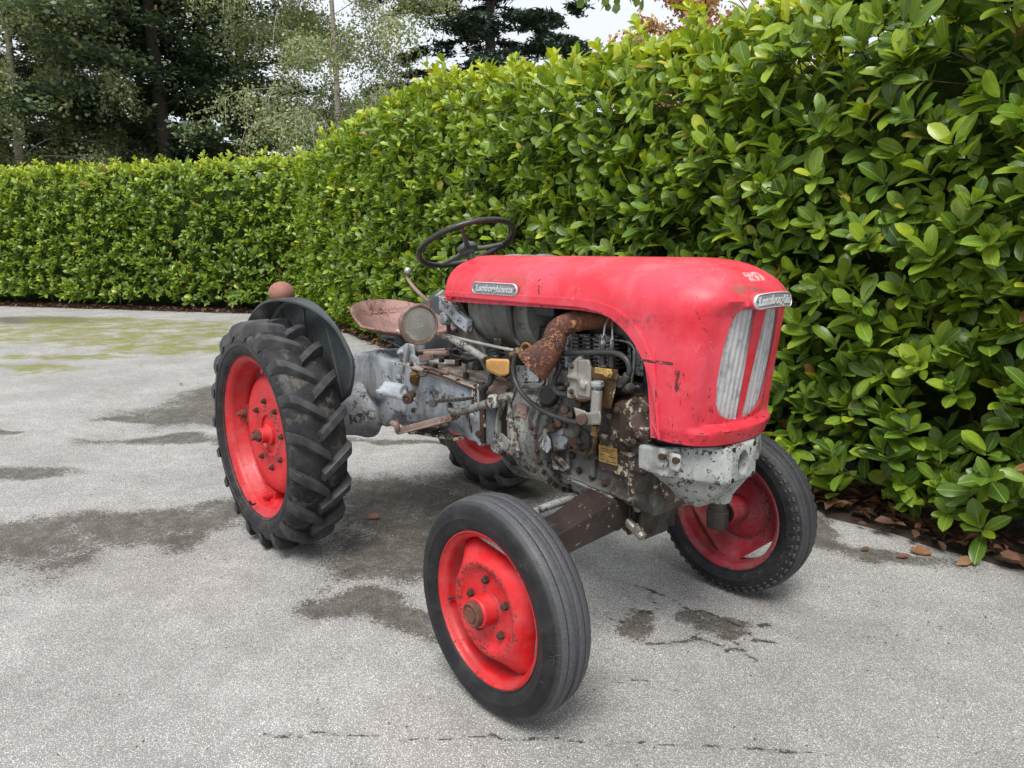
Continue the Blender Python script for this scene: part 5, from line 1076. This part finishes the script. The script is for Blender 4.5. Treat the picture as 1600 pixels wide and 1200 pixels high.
mb = MB(); mb.tube([P(702, 632, -.24), P(706, 642, -.25), P(722, 643, -.25), P(755, 633, -.24), P(792, 621, -.23), P(802, 622, -.22)], [.012, .014, .015, .016, .018, .016], 10, 5); obj('pedal_arm', mb, M['bell'], T)
mb = MB(); mb.lathe(P(774, 627, -.235), (0, -1, 0), [(0, 0), (.026, 0), (.026, .018), (.018, .021), (.015, .014), (.008, .014), (.008, .024), (0, .024)], 24); obj('pedal_boss', mb, M['bumper'], T)
mb = MB(); mb.tube([P(797, 618, -.22), P(797, 650, -.225), P(803, 680, -.23), P(809, 705, -.23)], [.009, .008, .012, .009], 10, 4); mb.cyl(P(795, 650, -.226), P(796, 656, -.226), .011, n=6); mb.cyl(P(801, 683, -.23), P(806, 700, -.23), .014, n=8); obj('clutch_rod', mb, M['bell'], T)
mb = MB(); mb.hull([P(u, v, y) for u, v in ((776, 677), (784, 676), (786, 690), (800, 690), (816, 712), (808, 718), (795, 708), (778, 697)) for y in (-.215, -.17)]); mb.lathe(P(782, 696, -.20), (0, -1, 0), [(0, 0), (.030, 0), (.030, .025), (.022, .028), (.018, .02), (0, .02)], 22); cast('clutch_fork', mb, M['bell'], .004, 2)
mb = MB(); mb.beam(P(730, 640, -.17), P(742, 676, -.17), .02, .024); mb.beam(P(748, 604, -.15), P(745, 672, -.15), .03, .05); mb.hull([P(u, v, y) for u, v in ((745, 655), (756, 648), (760, 668), (748, 672)) for y in (-.17, -.12)]); obj('frame_strap', mb, M['greasy'], T, bevel=.003)

# ---------------- dash, steering, headlight
mb = MB()
mb.prism([P(u, v, -.17) for u, v in ((696, 470), (716, 468), (733, 500), (752, 540), (768, 588), (762, 590), (742, 548), (730, 520), (712, 512), (700, 492))], (0, .012, 0))
mb.prism([P(u, v, .16) for u, v in ((690, 470), (716, 468), (752, 540), (775, 588), (742, 560), (712, 520))], (0, .010, 0))
mb.box((.855, 0, 1.10), (.012, .33, .18)); obj('dash_bracket', mb, M['engine'], T, bevel=.002)
mb = MB(); mb.prism([P(u, v, -.20) for u, v in ((684, 462), (697, 466), (716, 490), (729, 500), (728, 520), (712, 508), (698, 492), (686, 484))], (0, .03, 0)); mb.lathe(P(692, 498, -.20), (0, -1, 0), [(0, -.03), (.024, -.03), (.026, .0), (.020, .006), (0, .008)], 18, ); obj('lever_bracket', mb, M['casting'], T, bevel=.003)
mb = MB(); mb.lathe(P(691, 464, -.16), (-.3, -.5, .8), [(0, 0), (.020, 0), (.022, .01), (.022, .018), (.017, .022), (0, .022)], 20); mb.tube([P(692, 467, -.17), P(700, 480, -.18), P(706, 487, -.18)], .008, 8, 3); obj('filler_knob', mb, M['steel'], T)
mb = MB(); mb.tube([P(636, 428, -.12), P(637, 436, -.12), P(650, 453, -.13), P(671, 473, -.15)], [.005, .0065, .0085, .009], 10, 5); mb.box(P(671, 474, -.15), (.02, .015, .03)); obj('throttle_lever', mb, M['pedal'], T, bevel=.001)
mb = MB(); mb.sphere(P(637, 423, -.12), .0155, 16); obj('lever_ball', mb, M['steel'], T)
mb = MB(); mb.tube([P(683, 522, -.24), P(705, 530, -.22), P(735, 546, -.20), P(760, 562, -.19)], [.010, .013, .014, .016], 10, 3); obj('lamp_bracket', mb, M['bell'], T)
mb = MB(); mb.tube([P(698, 524, -.20), P(740, 534, -.20), P(780, 543, -.20), P(803, 547, -.19)], .0058, 8, 3); obj('throttle_rod', mb, M['steel'], T)
mb = MB(); mb.hull([P(u, v, y) for u, v in ((748, 548), (760, 552), (772, 575), (768, 592), (758, 580)) for y in (-.18, -.14)]); mb.hull([P(u, v, y) for u, v in ((772, 529), (783, 529), (782, 545), (770, 545)) for y in (-.17, -.15)]); obj('linkage_plate', mb, M['engine'], T, bevel=.002)
# headlight
hp = P(655, 507, -.28); hd = V((1, -.17, .02)).normalized(); 
mb = MB(); mb.lathe(hp-hd*.105, hd, [(0, .0), (.020, .002), (.040, .012), (.058, .034), (.068, .060), (.0735, .085), (.078, .088), (.080, .094), (.080, .106), (.077, .112), (.071, .1125), (.0695, .106), (.066, .104)], 48); hl = obj('headlight', mb, M['lampmetal'], T, smooth=40, label='round rusty chrome headlight')
mb = MB(); mb.lathe(hp-hd*.02, hd, [(0, -.055), (.02, -.050), (.045, -.030), (.062, -.004), (.068, .02)], 40); obj('reflector', mb, M['reflector'], hl)
mb = MB(); mb.sphere(tuple(hp-hd*.035), .010, 10); obj('bulb', mb, M['glass'], hl)
def lens():
    mb = MB(); x, y, z = frame(hd); K = 40; vs = []; fs = []
    side = V((0, 0, 1)).cross(hd).normalized(); upv = hd.cross(side)
    def pt(a, b):
        r = math.hypot(a, b); dome = .010*(1-(r/.0695)**2); rib = .0010*math.cos(a*900)*(1 if r < .066 else 0)+.0004*math.cos(b*420); return hp+hd*(.002+dome+rib)+side*a+upv*b
    N_ = 84; idx = {}
    for i in range(N_+1):
        for j in range(31):
            a = -.0695+.139*i/N_; hb = math.sqrt(max(0, .0695**2-a*a)); b = -hb+2*hb*j/30; idx[i, j] = len(vs); vs.append(pt(a, b))
    o = len(vs); vs += [p-hd*.0035 for p in vs]
    for i in range(N_):
        for j in range(30): q = (idx[i, j], idx[i+1, j], idx[i+1, j+1], idx[i, j+1]); fs += [q, tuple(k+o for k in q[::-1])]
    mb.add(vs, fs); return mb
obj('lens', lens(), M['glass'], hl, smooth=180)
# steering column and wheel
SC = V((.686, 0, 1.330)); SN = V((-.45, 0, .893)).normalized()
mb = MB(); mb.tube([SC-SN*.03, V((.83, 0, 1.05)), V((.90, 0, .90))], .017, 12, 2); obj('steering_column', mb, M['iron'], T)
sx, sy, sz = frame(SN); RS = .200
mb = MB(); K = 72; ring = [SC+SN*.012+(sx*math.cos(2*PI*k/K)+sy*math.sin(2*PI*k/K))*RS for k in range(K)]
vs = []
for k in range(K):
    rd_ = (ring[k]-SC-SN*.012).normalized(); grip = .0115
    for j in range(12): t = 2*PI*j/12; g_ = grip*(1+(.10*math.cos(k*PI) if math.sin(t+1) < -.2 else 0)); vs.append(ring[k]+rd_*g_*math.cos(t)+SN*g_*math.sin(t))
mb.add(vs, [(k*12+j, ((k+1) % K)*12+j, ((k+1) % K)*12+(j+1) % 12, k*12+(j+1) % 12) for k in range(K) for j in range(12)])
sw = obj('steering_wheel', mb, M['wheelrim'], T, smooth=180, label='thin black three spoke steering wheel')
mb = MB(); mb.lathe(SC-SN*.035, SN, [(0, 0), (.020, 0), (.026, .012), (.040, .020), (.042, .030), (.034, .040), (.018, .046), (.016, .052), (0, .054)], 24); obj('steering_hub', mb, M['spoke'], sw, smooth=45)
SPOKES = [V((.55, .8, 0)), V((-.62, .45, 0)), V((.3, -.95, 0))]
for k, (u, v) in enumerate(((722, 357), (785, 381), (676, 425))):
    # direction of each spoke in the wheel plane
    d_ = _ray(u, v); t = (SC+SN*.012-CAM).dot(SN)/d_.dot(SN); q = CAM+d_*t; dr = (q-SC-SN*.012).normalized()
    mb = MB(); a = SC+dr*.03+SN*(-.010); b = SC+SN*.012+dr*(RS-.006); pts = [a, a.lerp(b, .35)+SN*-.004, b]; mb.tube(pts, [.0125, .0095, .0080], 10, 4); obj('spoke', mb, M['spoke'], sw)
mb = MB(); mb.tube([P(722, 358, .0)]*1+[SC+SN*.012], .001, 4, 1) if False else None

# ---------------- seat
def seat_mesh():
    mb = MB(); NR, NT = 16, 56; vs = [(0, 0, 0)]; fs = []
    for i in range(1, NR+1):
        for j in range(NT):
            r = i/NR; t = 2*PI*j/NT; a, b = .245, .215; back = max(0, -math.cos(t)); front = max(0, math.cos(t)); n_ = 2.4
            q = (abs(math.cos(t))**n_+abs(math.sin(t))**n_)**(-1/n_); x = a*q*r*math.cos(t)*(1.0+.05*front); y = b*q*r*math.sin(t)
            lift = .140*back**1.0+.040*abs(math.sin(t))**2*(1-.3*front)+.012*front+.010
            z = lift*r**3.2
            vs.append((x, y, z))
    for j in range(NT): fs.append((0, 1+j, 1+(j+1) % NT))
    for i in range(NR-1):
        for j in range(NT): a = 1+i*NT; fs.append((a+j, a+NT+j, a+NT+(j+1) % NT, a+(j+1) % NT))
    o = 1+(NR-1)*NT; e = len(vs)
    for k, (dr, dz) in enumerate(((.006, .004), (.011, .001), (.012, -.007))):
        for j in range(NT): x, y, z = vs[o+j]; l = math.hypot(x, y); vs.append((x+x/l*dr, y+y/l*dr, z+dz))
        p = o if k == 0 else e+(k-1)*NT
        for j in range(NT): fs.append((p+j, e+k*NT+j, e+k*NT+(j+1) % NT, p+(j+1) % NT))
    mb.add(vs, fs); return mb
SEAT = Matrix.Translation((.165, .01, .925)) @ Matrix.Rotation(-.02, 4, 'Y')
mb = MB(); mb.merge(seat_mesh(), SEAT); seat = obj('seat', mb, M['seat'], T, smooth=180, solid=.003, label='rusty pink pressed steel pan seat')
def seat_z(y, w_):  # backrest surface height profile for lettering
    return w_
tm = text_mesh('Lamborghini', .055, .0016, .2, .001); mb = MB()
def seat_back(u, v, d):   # u across (y), v up the back
    t = PI+u/.225*1.0; y = u*.98; rx = .245*(max(0, 1-(abs(y)/.225)**2.4))**(1/2.4); r = .86-v*1.1/.2*.45; x = -rx*r+d*.8; back = 1.; z = (.140*back+.010)*r**3.2+d*.8; y = -y
    return SEAT @ V((x+.002, y, z+.002))
mb.add([seat_back(v[0], v[1], v[2]) for v in tm.v], tm.f); obj('seat_lettering', mb, M['seat'], seat)
mb = MB()
for (x, y) in ((.03, .0),): mb.lathe(SEAT @ V((x, y, .0025)), (0, 0, 1), [(0, 0), (.011, 0), (.011, .001), (0, .001)], 14)
obj('drain_hole', mb, M['black'], seat)
mb = MB(); mb.tube([(.15, 0, .922), (.13, 0, .90), (.18, 0, .86)], [.03, .022, .02], 10, 4); mb.prism([(-.0, -.03, .905), (.2, -.03, .875), (.2, .03, .875), (0, .03, .905)], (0, 0, -.012)); obj('seat_spring', mb, M['casting'], T)

# ---------------- mudguards
def fender(s):
    sm = lambda t: (lambda q: q*q*(3-2*q))(min(1, max(0, t)))
    mb = MB(); vs = []; NA = 44; prof = 9
    for i in range(NA+1):
        f = i/NA; a = rad(28)+rad(108)*f; edge = min(1, f/.12)
        Ro = .60-.12*(1-math.sin(PI/2*edge))-.0*(f); wid = .004+.105*sm((f-.22)/.5)
        Ri = .27+.0*f
        row = []
        row.append((Ri, .400)); row.append((Ri+(Ro-Ri)*.5, .402)); row.append((Ro-.05, .404))
        for k in range(7):
            t = k/6*PI/2; row.append((Ro-.035+.035*math.sin(t), .405+.02*(1-math.cos(t))))
        row.append((Ro+.001, .405+.02+wid*.5)); row.append((Ro-.004, .405+.02+wid)); row.append((Ro-.014, .405+.024+wid))
        vs += [(r*math.cos(a), s*y, .511+r*math.sin(a)) for r, y in row]; m = len(row)
    mb.add(vs, [(i*m+k, (i+1)*m+k, (i+1)*m+k+1, i*m+k+1) for i in range(NA) for k in range(m-1)]); return mb
for s in (-1, 1):
    fo = obj('mudguard', fender(s), M['fender'], T, smooth=50, solid=.004)
    mb = MB(); mb.beam((.0, s*.398, .60), (.0, s*.398, 1.06), .03, .012, up=(1, 0, 0)); mb.beam((.33, s*.396, .70), (.20, s*.396, 1.02), .03, .01, up=(1, 0, 0)); obj('mudguard_stay', mb, M['fender'], fo, bevel=.002)
mb = MB(); lp = P(440, 458, -.40); mb.sphere(tuple(lp), .062, 28, (.9, 1, .88)); obj('rear_lamp_shell', mb, M['ballrust'], T, smooth=180, label='rusty round lamp shell above the mudguard')
mb = MB(); mb.tube([lp+V((0, .0, -.04)), lp+V((.02, -.01, -.12))], .012, 8, 1); obj('rear_lamp_bracket', mb, M['iron'], T)

# ---------------- front casting, axle, steering
mb = MB()
top = [(1.775, .222), (1.86, .218), (1.985, .066)]
mb.hull([(x, s*y, z) for s in (-1, 1) for x, y, z in ((1.79, .225, .765), (1.79, .222, .695), (1.87, .215, .770), (1.87, .212, .685), (1.985, .070, .768), (1.99, .070, .665), (1.98, .075, .655))])
mb.hull([(x, s*y, z) for s in (-1, 1) for x, y, z in ((1.79, .19, .70), (1.86, .19, .69), (1.985, .07, .665), (1.75, .12, .64), (1.93, .06, .585), (1.88, .045, .555), (1.84, .05, .56), (1.78, .10, .62))])
mb.hull([(x, y, z) for x in (1.97, 1.998) for y in (-.068, .070) for z in (.660, .772)])
mb.hull([(x, y, z) for x, y in ((1.965, .09), (1.99, .09), (1.955, .16), (1.925, .17)) for z in (.775, .70)])
for z in ((.728), (.722)): mb.box(P(1033 if z > .725 else 1055, 716 if z > .725 else 722, -.208), (.035, .02, .05))
mb.lathe((1.90, .03, .565), (0, 0, 1), [(0, 0), (.038, 0), (.045, .06), (0, .06)], 20)
bp = cast('front_casting', mb, M['bumper'], .0045, 2, 'pale grey front casting with an oval hole in its nose')
dg = bpy.context.evaluated_depsgraph_get(); dg.update(); nm = bpy.data.meshes.new_from_object(bp.evaluated_get(dg)); bp.modifiers.clear(); bp.data = nm
c1 = MB(); vs = [(0, .026*math.cos(2*PI*k/24), .036*math.sin(2*PI*k/24)) for k in range(24)]; c1.prism([(1.93, y-.002, z+.715) for _, y, z in vs], (.1, 0, 0)); cut(bp, c1)
c1 = MB(); c1.hull([(x, s*y, z) for s in (-1, 1) for x, y, z in ((1.70, .20, .8), (1.86, .20, .8), (1.97, .06, .8), (1.70, .20, .745), (1.86, .20, .745), (1.97, .06, .745))]); cut(bp, c1)
for (dy, dz) in ((-.052, .045), (.052, .045), (-.052, -.045), (.052, -.045)):
    mb = MB(); mb.lathe((1.9965, dy, .716+dz), (1, 0, 0), [(0, 0), (.008, 0), (.008, .0015), (0, .0015)], 12); obj('bolt_hole', mb, M['black'], bp)
mb = MB(); mb.cyl((1.955, -.005, .785), (1.955, .115, .785), .011, n=12); 
for y in (.0, .035, .07, .10): mb.cyl((1.955, y, .785), (1.955, y+.018, .785), .0145, n=14)
mb.prism([(1.965, -.02, .775), (1.965, .11, .775), (1.91, .11, .788), (1.91, -.06, .788)], (0, 0, -.004)); obj('bonnet_hinge', mb, M['redbar'], T, bevel=.001)
mb = MB(); mb.cyl((1.93, -.09, .775), (1.93, -.22, .760), .0, n=3) if False else None; mb.tube([(1.80, -.16, .78), (1.88, -.12, .765), (1.95, -.02, .77)], .02, 10, 4); mb.tube([(1.80, -.10, .77), (1.9, -.03, .765), (1.93, .06, .76)], .025, 10, 4); obj('radiator_hose', mb, M['hose'], T)
for (u, v) in ((1033, 714), (1055, 720)):
    c_ = P(u, v, -.221); mb = MB(); mb.lathe(c_, (.15, -1, 0), [(0, -.01), (.0105, -.01), (.0095, .002), (0, .002)], 12); obj('bolt_hole', mb, M['nut'], bp)
# front of engine, greasy centre piece down to the axle pivot
mb = MB(); mb.hull([(x, s*y, z) for s in (-1, 1) for x, y, z in ((1.62, .14, .80), (1.82, .14, .78), (1.63, .135, .56), (1.82, .12, .60), (1.66, .10, .52), (1.80, .09, .55))]); mb.beam(P(988, 705, -.15), P(990, 790, -.14), .025, .03)
mb.cyl(P(1003, 726, -.14), P(1003, 726, -.16), .03, n=20)
cast('engine_front', mb, M['greasy'], .006, 3)
mb = MB(); mb.hull([(x, s*y, z) for s in (-1, 1) for x, y, z in ((1.51, .09, .585), (1.76, .09, .60), (1.53, .085, .50), (1.70, .085, .44), (1.60, .06, .40), (1.69, .055, .395))])
for dx in (-.03, .02, .07): mb.hull([(1.63+dx, y, z) for y in (-.105, -.08) for z in (.42, .56)]+[(1.645+dx, y, z) for y in (-.105, -.08) for z in (.41, .56)])
for (x, y) in ((1.715, -.05), (1.715, .05)): mb.hull([(x, y, .42), (x, y+.02, .42), (x, y, .58), (x, y+.02, .58), (x-.05, y, .42), (x-.05, y, .58)])
cast('axle_pivot', mb, M['black_grease'], .005, 2)
mb = MB(); mb.cyl((1.58, -.10, .50), (1.72, -.10, .425), .016, n=10); 
for z in (.45, .52): mb.bolt((1.70, -.100, z), (0.2, -1, 0), .014, .015)
obj('pivot_bolts', mb, M['alu'], T, bevel=.002)
mb = MB(); A0 = P(985, 806, -.12); A1 = P(868, 836, -.46)
mb.hull([(1.56, -.05, .555), (1.66, -.05, .555), (1.56, -.05, .455), (1.66, -.05, .455), (1.55, -.20, .56), (1.665, -.20, .545), (1.56, -.20, .465), (1.655, -.20, .458), (1.565, -.50, .475), (1.64, -.50, .47), (1.565, -.50, .405), (1.64, -.50, .405)])
obj('front_axle', mb, M['axle'], T, bevel=.006, label='dark brown front axle beam on the near side')
mb = MB(); mb.hull([(1.56, .05, .555), (1.66, .05, .535), (1.56, .05, .455), (1.66, .05, .455), (1.56, .20, .56), (1.65, .20, .545), (1.56, .20, .465), (1.65, .20, .458), (1.565, .47, .475), (1.63, .47, .47), (1.565, .47, .405), (1.63, .47, .405)]); obj('front_axle_arm', mb, M['bumper'], T, bevel=.006, label='chipped pale grey front axle arm on the far side')
for s in (-1, 1):
    mb = MB(); mb.cyl((1.605, s*.475, .50), (1.605, s*.475, .33), .034, n=24); mb.cyl((1.605, s*.475, .345), (1.605, s*.475, .275), .041, n=24); mb.cyl((1.60, s*.46, .32), (1.60, s*.535, .3195), .030, n=20); mb.cyl((1.605, s*.475, .40), (1.605, s*.475, .41), .043, n=24); obj('kingpin', mb, M['iron'], T, bevel=.004)
mb = MB(); r0, r1 = P(838, 797, -.40), P(903, 776, -.12); mb.tube([r0, r1], .0125, 12, 1); obj('drag_link', mb, M['bumper'], T)
mb = MB(); mb.tube([(1.47, -.42, .46), (1.47, .42, .46)], .010, 10, 1); obj('track_rod', mb, M['iron'], T)
mb = MB(); mb.sphere(tuple(r1), .018, 12); mb.tube([r1, r1+V((.03, .03, .06))], .012, 8, 1); obj('ball_joint', mb, M['iron'], T)
# scattered bolt heads and studs on the engine side
mb = MB()
for u, v, y, r in ((918, 645, -.16, .008), (895, 712, -.156, .009), (905, 735, -.156, .009), (925, 705, -.158, .008), (925, 745, -.158, .009), (945, 755, -.158, .009), (900, 650, -.17, .009), (978, 700, -.17, .008), (1000, 706, -.21, .008), (965, 640, -.226, .009), (975, 740, -.155, .01), (960, 765, -.15, .01), (870, 665, -.203, .007), (884, 665, -.203, .007), (885, 697, -.203, .007), (868, 702, -.203, .007), (889, 760, -.135, .008), (912, 771, -.135, .008), (936, 782, -.135, .008), (830, 668, -.23, .008), (835, 735, -.2, .008), (960, 612, -.18, .011), (950, 610, -.2, .009)):
    mb.bolt(P(u, v, y), (0, -1, 0), r, r*.9)
o = obj('bolt_heads', mb, M['nut'], T); o['kind'] = 'stuff'
for (u, v, u2, v2) in ((864, 668, 872, 662), (895, 690, 902, 702)):
    mb = MB(); mb.cyl(P(u, v, -.19), P(u2, v2, -.215), .011, n=12); mb.cyl(P(u-3, v+2, -.20), P(u+1, v, -.21), .016, n=6); obj('plug', mb, M['nut'], T, bevel=.001)

# ---------------- more fittings between the engine, the dash and the gearbox
for a, b, w1_, h1_ in (((818, 604, -.175), (880, 606, -.175), .02, .012), ((886, 700, -.16), (935, 716, -.16), .012, .012), ((888, 668, -.16), (888, 735, -.16), .012, .014), ((930, 684, -.16), (926, 745, -.16), .012, .02), ((900, 628, -.158), (945, 636, -.158), .02, .012)):
    mb = MB(); mb.beam(P(*a), P(*b), w1_, h1_); obj('block_rib', mb, M['engine'], T, bevel=.003)
mb = MB(); mb.tube([P(930, 680, -.262), P(929, 692, -.24), P(925, 705, -.20), P(915, 712, -.17)], .0065, 8, 5); obj('drain_pipe', mb, M['brass'], T)
mb = MB(); mb.tube([P(922, 700, -.17), P(920, 676, -.19), P(905, 668, -.21), P(890, 655, -.20)], .004, 6, 5); obj('oil_pipe', mb, M['iron'], T)
mb = MB(); mb.tube([P(843, 690, -.225), P(850, 678, -.22), P(858, 672, -.22)], .004, 6, 4); mb.tube([P(852, 670, -.225), P(852, 682, -.225)], .007, 8, 1); obj('tap_lever', mb, M['alu'], T)
mb = MB(); mb.tube([P(700, 500, -.14), P(712, 540, -.16), P(735, 556, -.16), P(770, 548, -.15), P(800, 556, -.15)], .004, 6, 5); obj('wiring', mb, M['hose'], T)
mb = MB(); mb.tube([P(760, 545, -.12), P(785, 540, -.14), P(808, 552, -.16), P(826, 556, -.17)], .0045, 6, 5); obj('wiring', mb, M['hose'], T)
mb = MB(); mb.tube([P(855, 560, -.17), P(850, 575, -.18), P(852, 596, -.18), P(846, 604, -.17)], .0045, 6, 5); obj('wiring', mb, M['hose'], T)
mb = MB(); mb.tube([P(968, 600, -.21), P(978, 612, -.225), P(996, 604, -.225), P(1004, 612, -.21)], .006, 8, 5); mb.cyl(P(968, 598, -.2), P(968, 598, -.23), .014); obj('vent_hose', mb, M['black'], T)
mb = MB(); mb.box((1.30, 0, .98), (.22, .24, .16)); mb.box((1.18, .02, .93), (.18, .26, .05)); obj('dark_void_fill', mb, M['black_grease'], T, bevel=.006)  # dark boxes added in the void so the gap reads as deep shade
mb = MB(); mb.lathe((1.845, -.02, .90), (1, 0, 0), [(0, 0), (.09, 0), (.09, .012), (.07, .014), (.07, .02), (.09, .022), (.09, .034), (0, .036)], 36); obj('fan_pulley', mb, M['iron'], T)
mb = MB(); mb.beam(P(704, 556, -.10), P(735, 566, -.10), .015, .02); mb.cyl(P(716, 571, -.13), P(716, 561, -.13), .016, n=6); mb.cyl(P(690, 566, -.12), P(690, 560, -.12), .013, n=6); mb.cyl(P(728, 590, -.13), P(728, 582, -.13), .013, n=6); mb.cyl(P(680, 574, -.13), P(680, 569, -.13), .012, n=6); obj('lid_studs', mb, M['black_grease'], T, bevel=.002)
mb = MB(); mb.tube([P(650, 577, -.165), P(690, 588, -.168), P(720, 600, -.168), P(756, 612, -.165)], .005, 6, 4); obj('brake_pipe', mb, M['nut'], T)
mb = MB(); mb.cyl(P(751, 606, -.165), P(751, 606, -.19), .013, n=6); mb.cyl(P(748, 678, -.165), P(748, 678, -.185), .014, n=8); mb.box(P(752, 640, -.15), (.02, .03, .10)); obj('frame_bolt', mb, M['nut'], T, bevel=.002)
mb = MB()
for u, v in ((952, 650), (958, 684), (990, 690), (1008, 640), (992, 625)): mb.cyl(P(u, v, -.20), P(u, v, -.232), .010, n=6)
o = obj('cover_bolts', mb, M['black_grease'], T, bevel=.001); o['kind'] = 'stuff'
mb = MB(); mb.lathe((1.135, -.0, .685), (1, 0, 0), [(.205, .0), (.226, .0), (.226, .010), (.205, .010)], 64); mb.lathe((1.335, 0, .685), (1, 0, 0), [(.19, .0), (.229, .0), (.229, .012), (.19, .012)], 64); obj('bell_flange', mb, M['bell'], T, bevel=.002)
mb = MB()
for k in range(10): a = -PI*.95+k*.20; mb.bolt((1.345, .218*math.cos(a), .685+.218*math.sin(a)), (1, 0, 0), .008, .008)
o = obj('bolt_heads', mb, M['nut'], T); o['kind'] = 'stuff'

# grit and small debris on the yard
N = 2600; gxx = np.concatenate([rng.uniform(-3, 2.9, 1500), rng.uniform(-6, 2.5, 1100)]); at_, Lt = curve_tools(HR); s_ = rng.uniform(0, Lt, 1100); hx, hy, tx_, ty_ = at_(s_); od = rng.exponential(.22, 1100)+.03
gp = np.stack([gxx[:1500], rng.uniform(-2., 1.3, 1500), np.zeros(1500)], -1); gp = np.concatenate([gp, np.stack([hx-ty_*od, hy+tx_*od, np.zeros(1100)], -1)])
base_ = np.array([[1, 0, 0], [-.5, .87, 0], [-.5, -.87, 0], [.1, .1, .8]]); sz_ = rng.uniform(.0015, .0045, len(gp)); a_ = rng.uniform(0, 6.28, len(gp)); ca, sa = np.cos(a_), np.sin(a_)
vv = np.repeat(base_[None], len(gp), 0)*sz_[:, None, None]; vv = np.stack([vv[..., 0]*ca[:, None]-vv[..., 1]*sa[:, None], vv[..., 0]*sa[:, None]+vv[..., 1]*ca[:, None], vv[..., 2]+.001], -1)+gp[:, None]
ff = (np.array([[0, 1, 3], [1, 2, 3], [2, 0, 3]])[None]+(np.arange(len(gp))*4)[:, None, None]).reshape(-1, 3)
o = fast_mesh('grit', vv.reshape(-1, 3), ff, M['litter'], {'tint': np.repeat(rng.uniform(0, .7, len(gp)), 4)}, smooth=False); tag(o, 'loose dark grit and crumbs scattered over the asphalt', 'grit', kind='stuff')
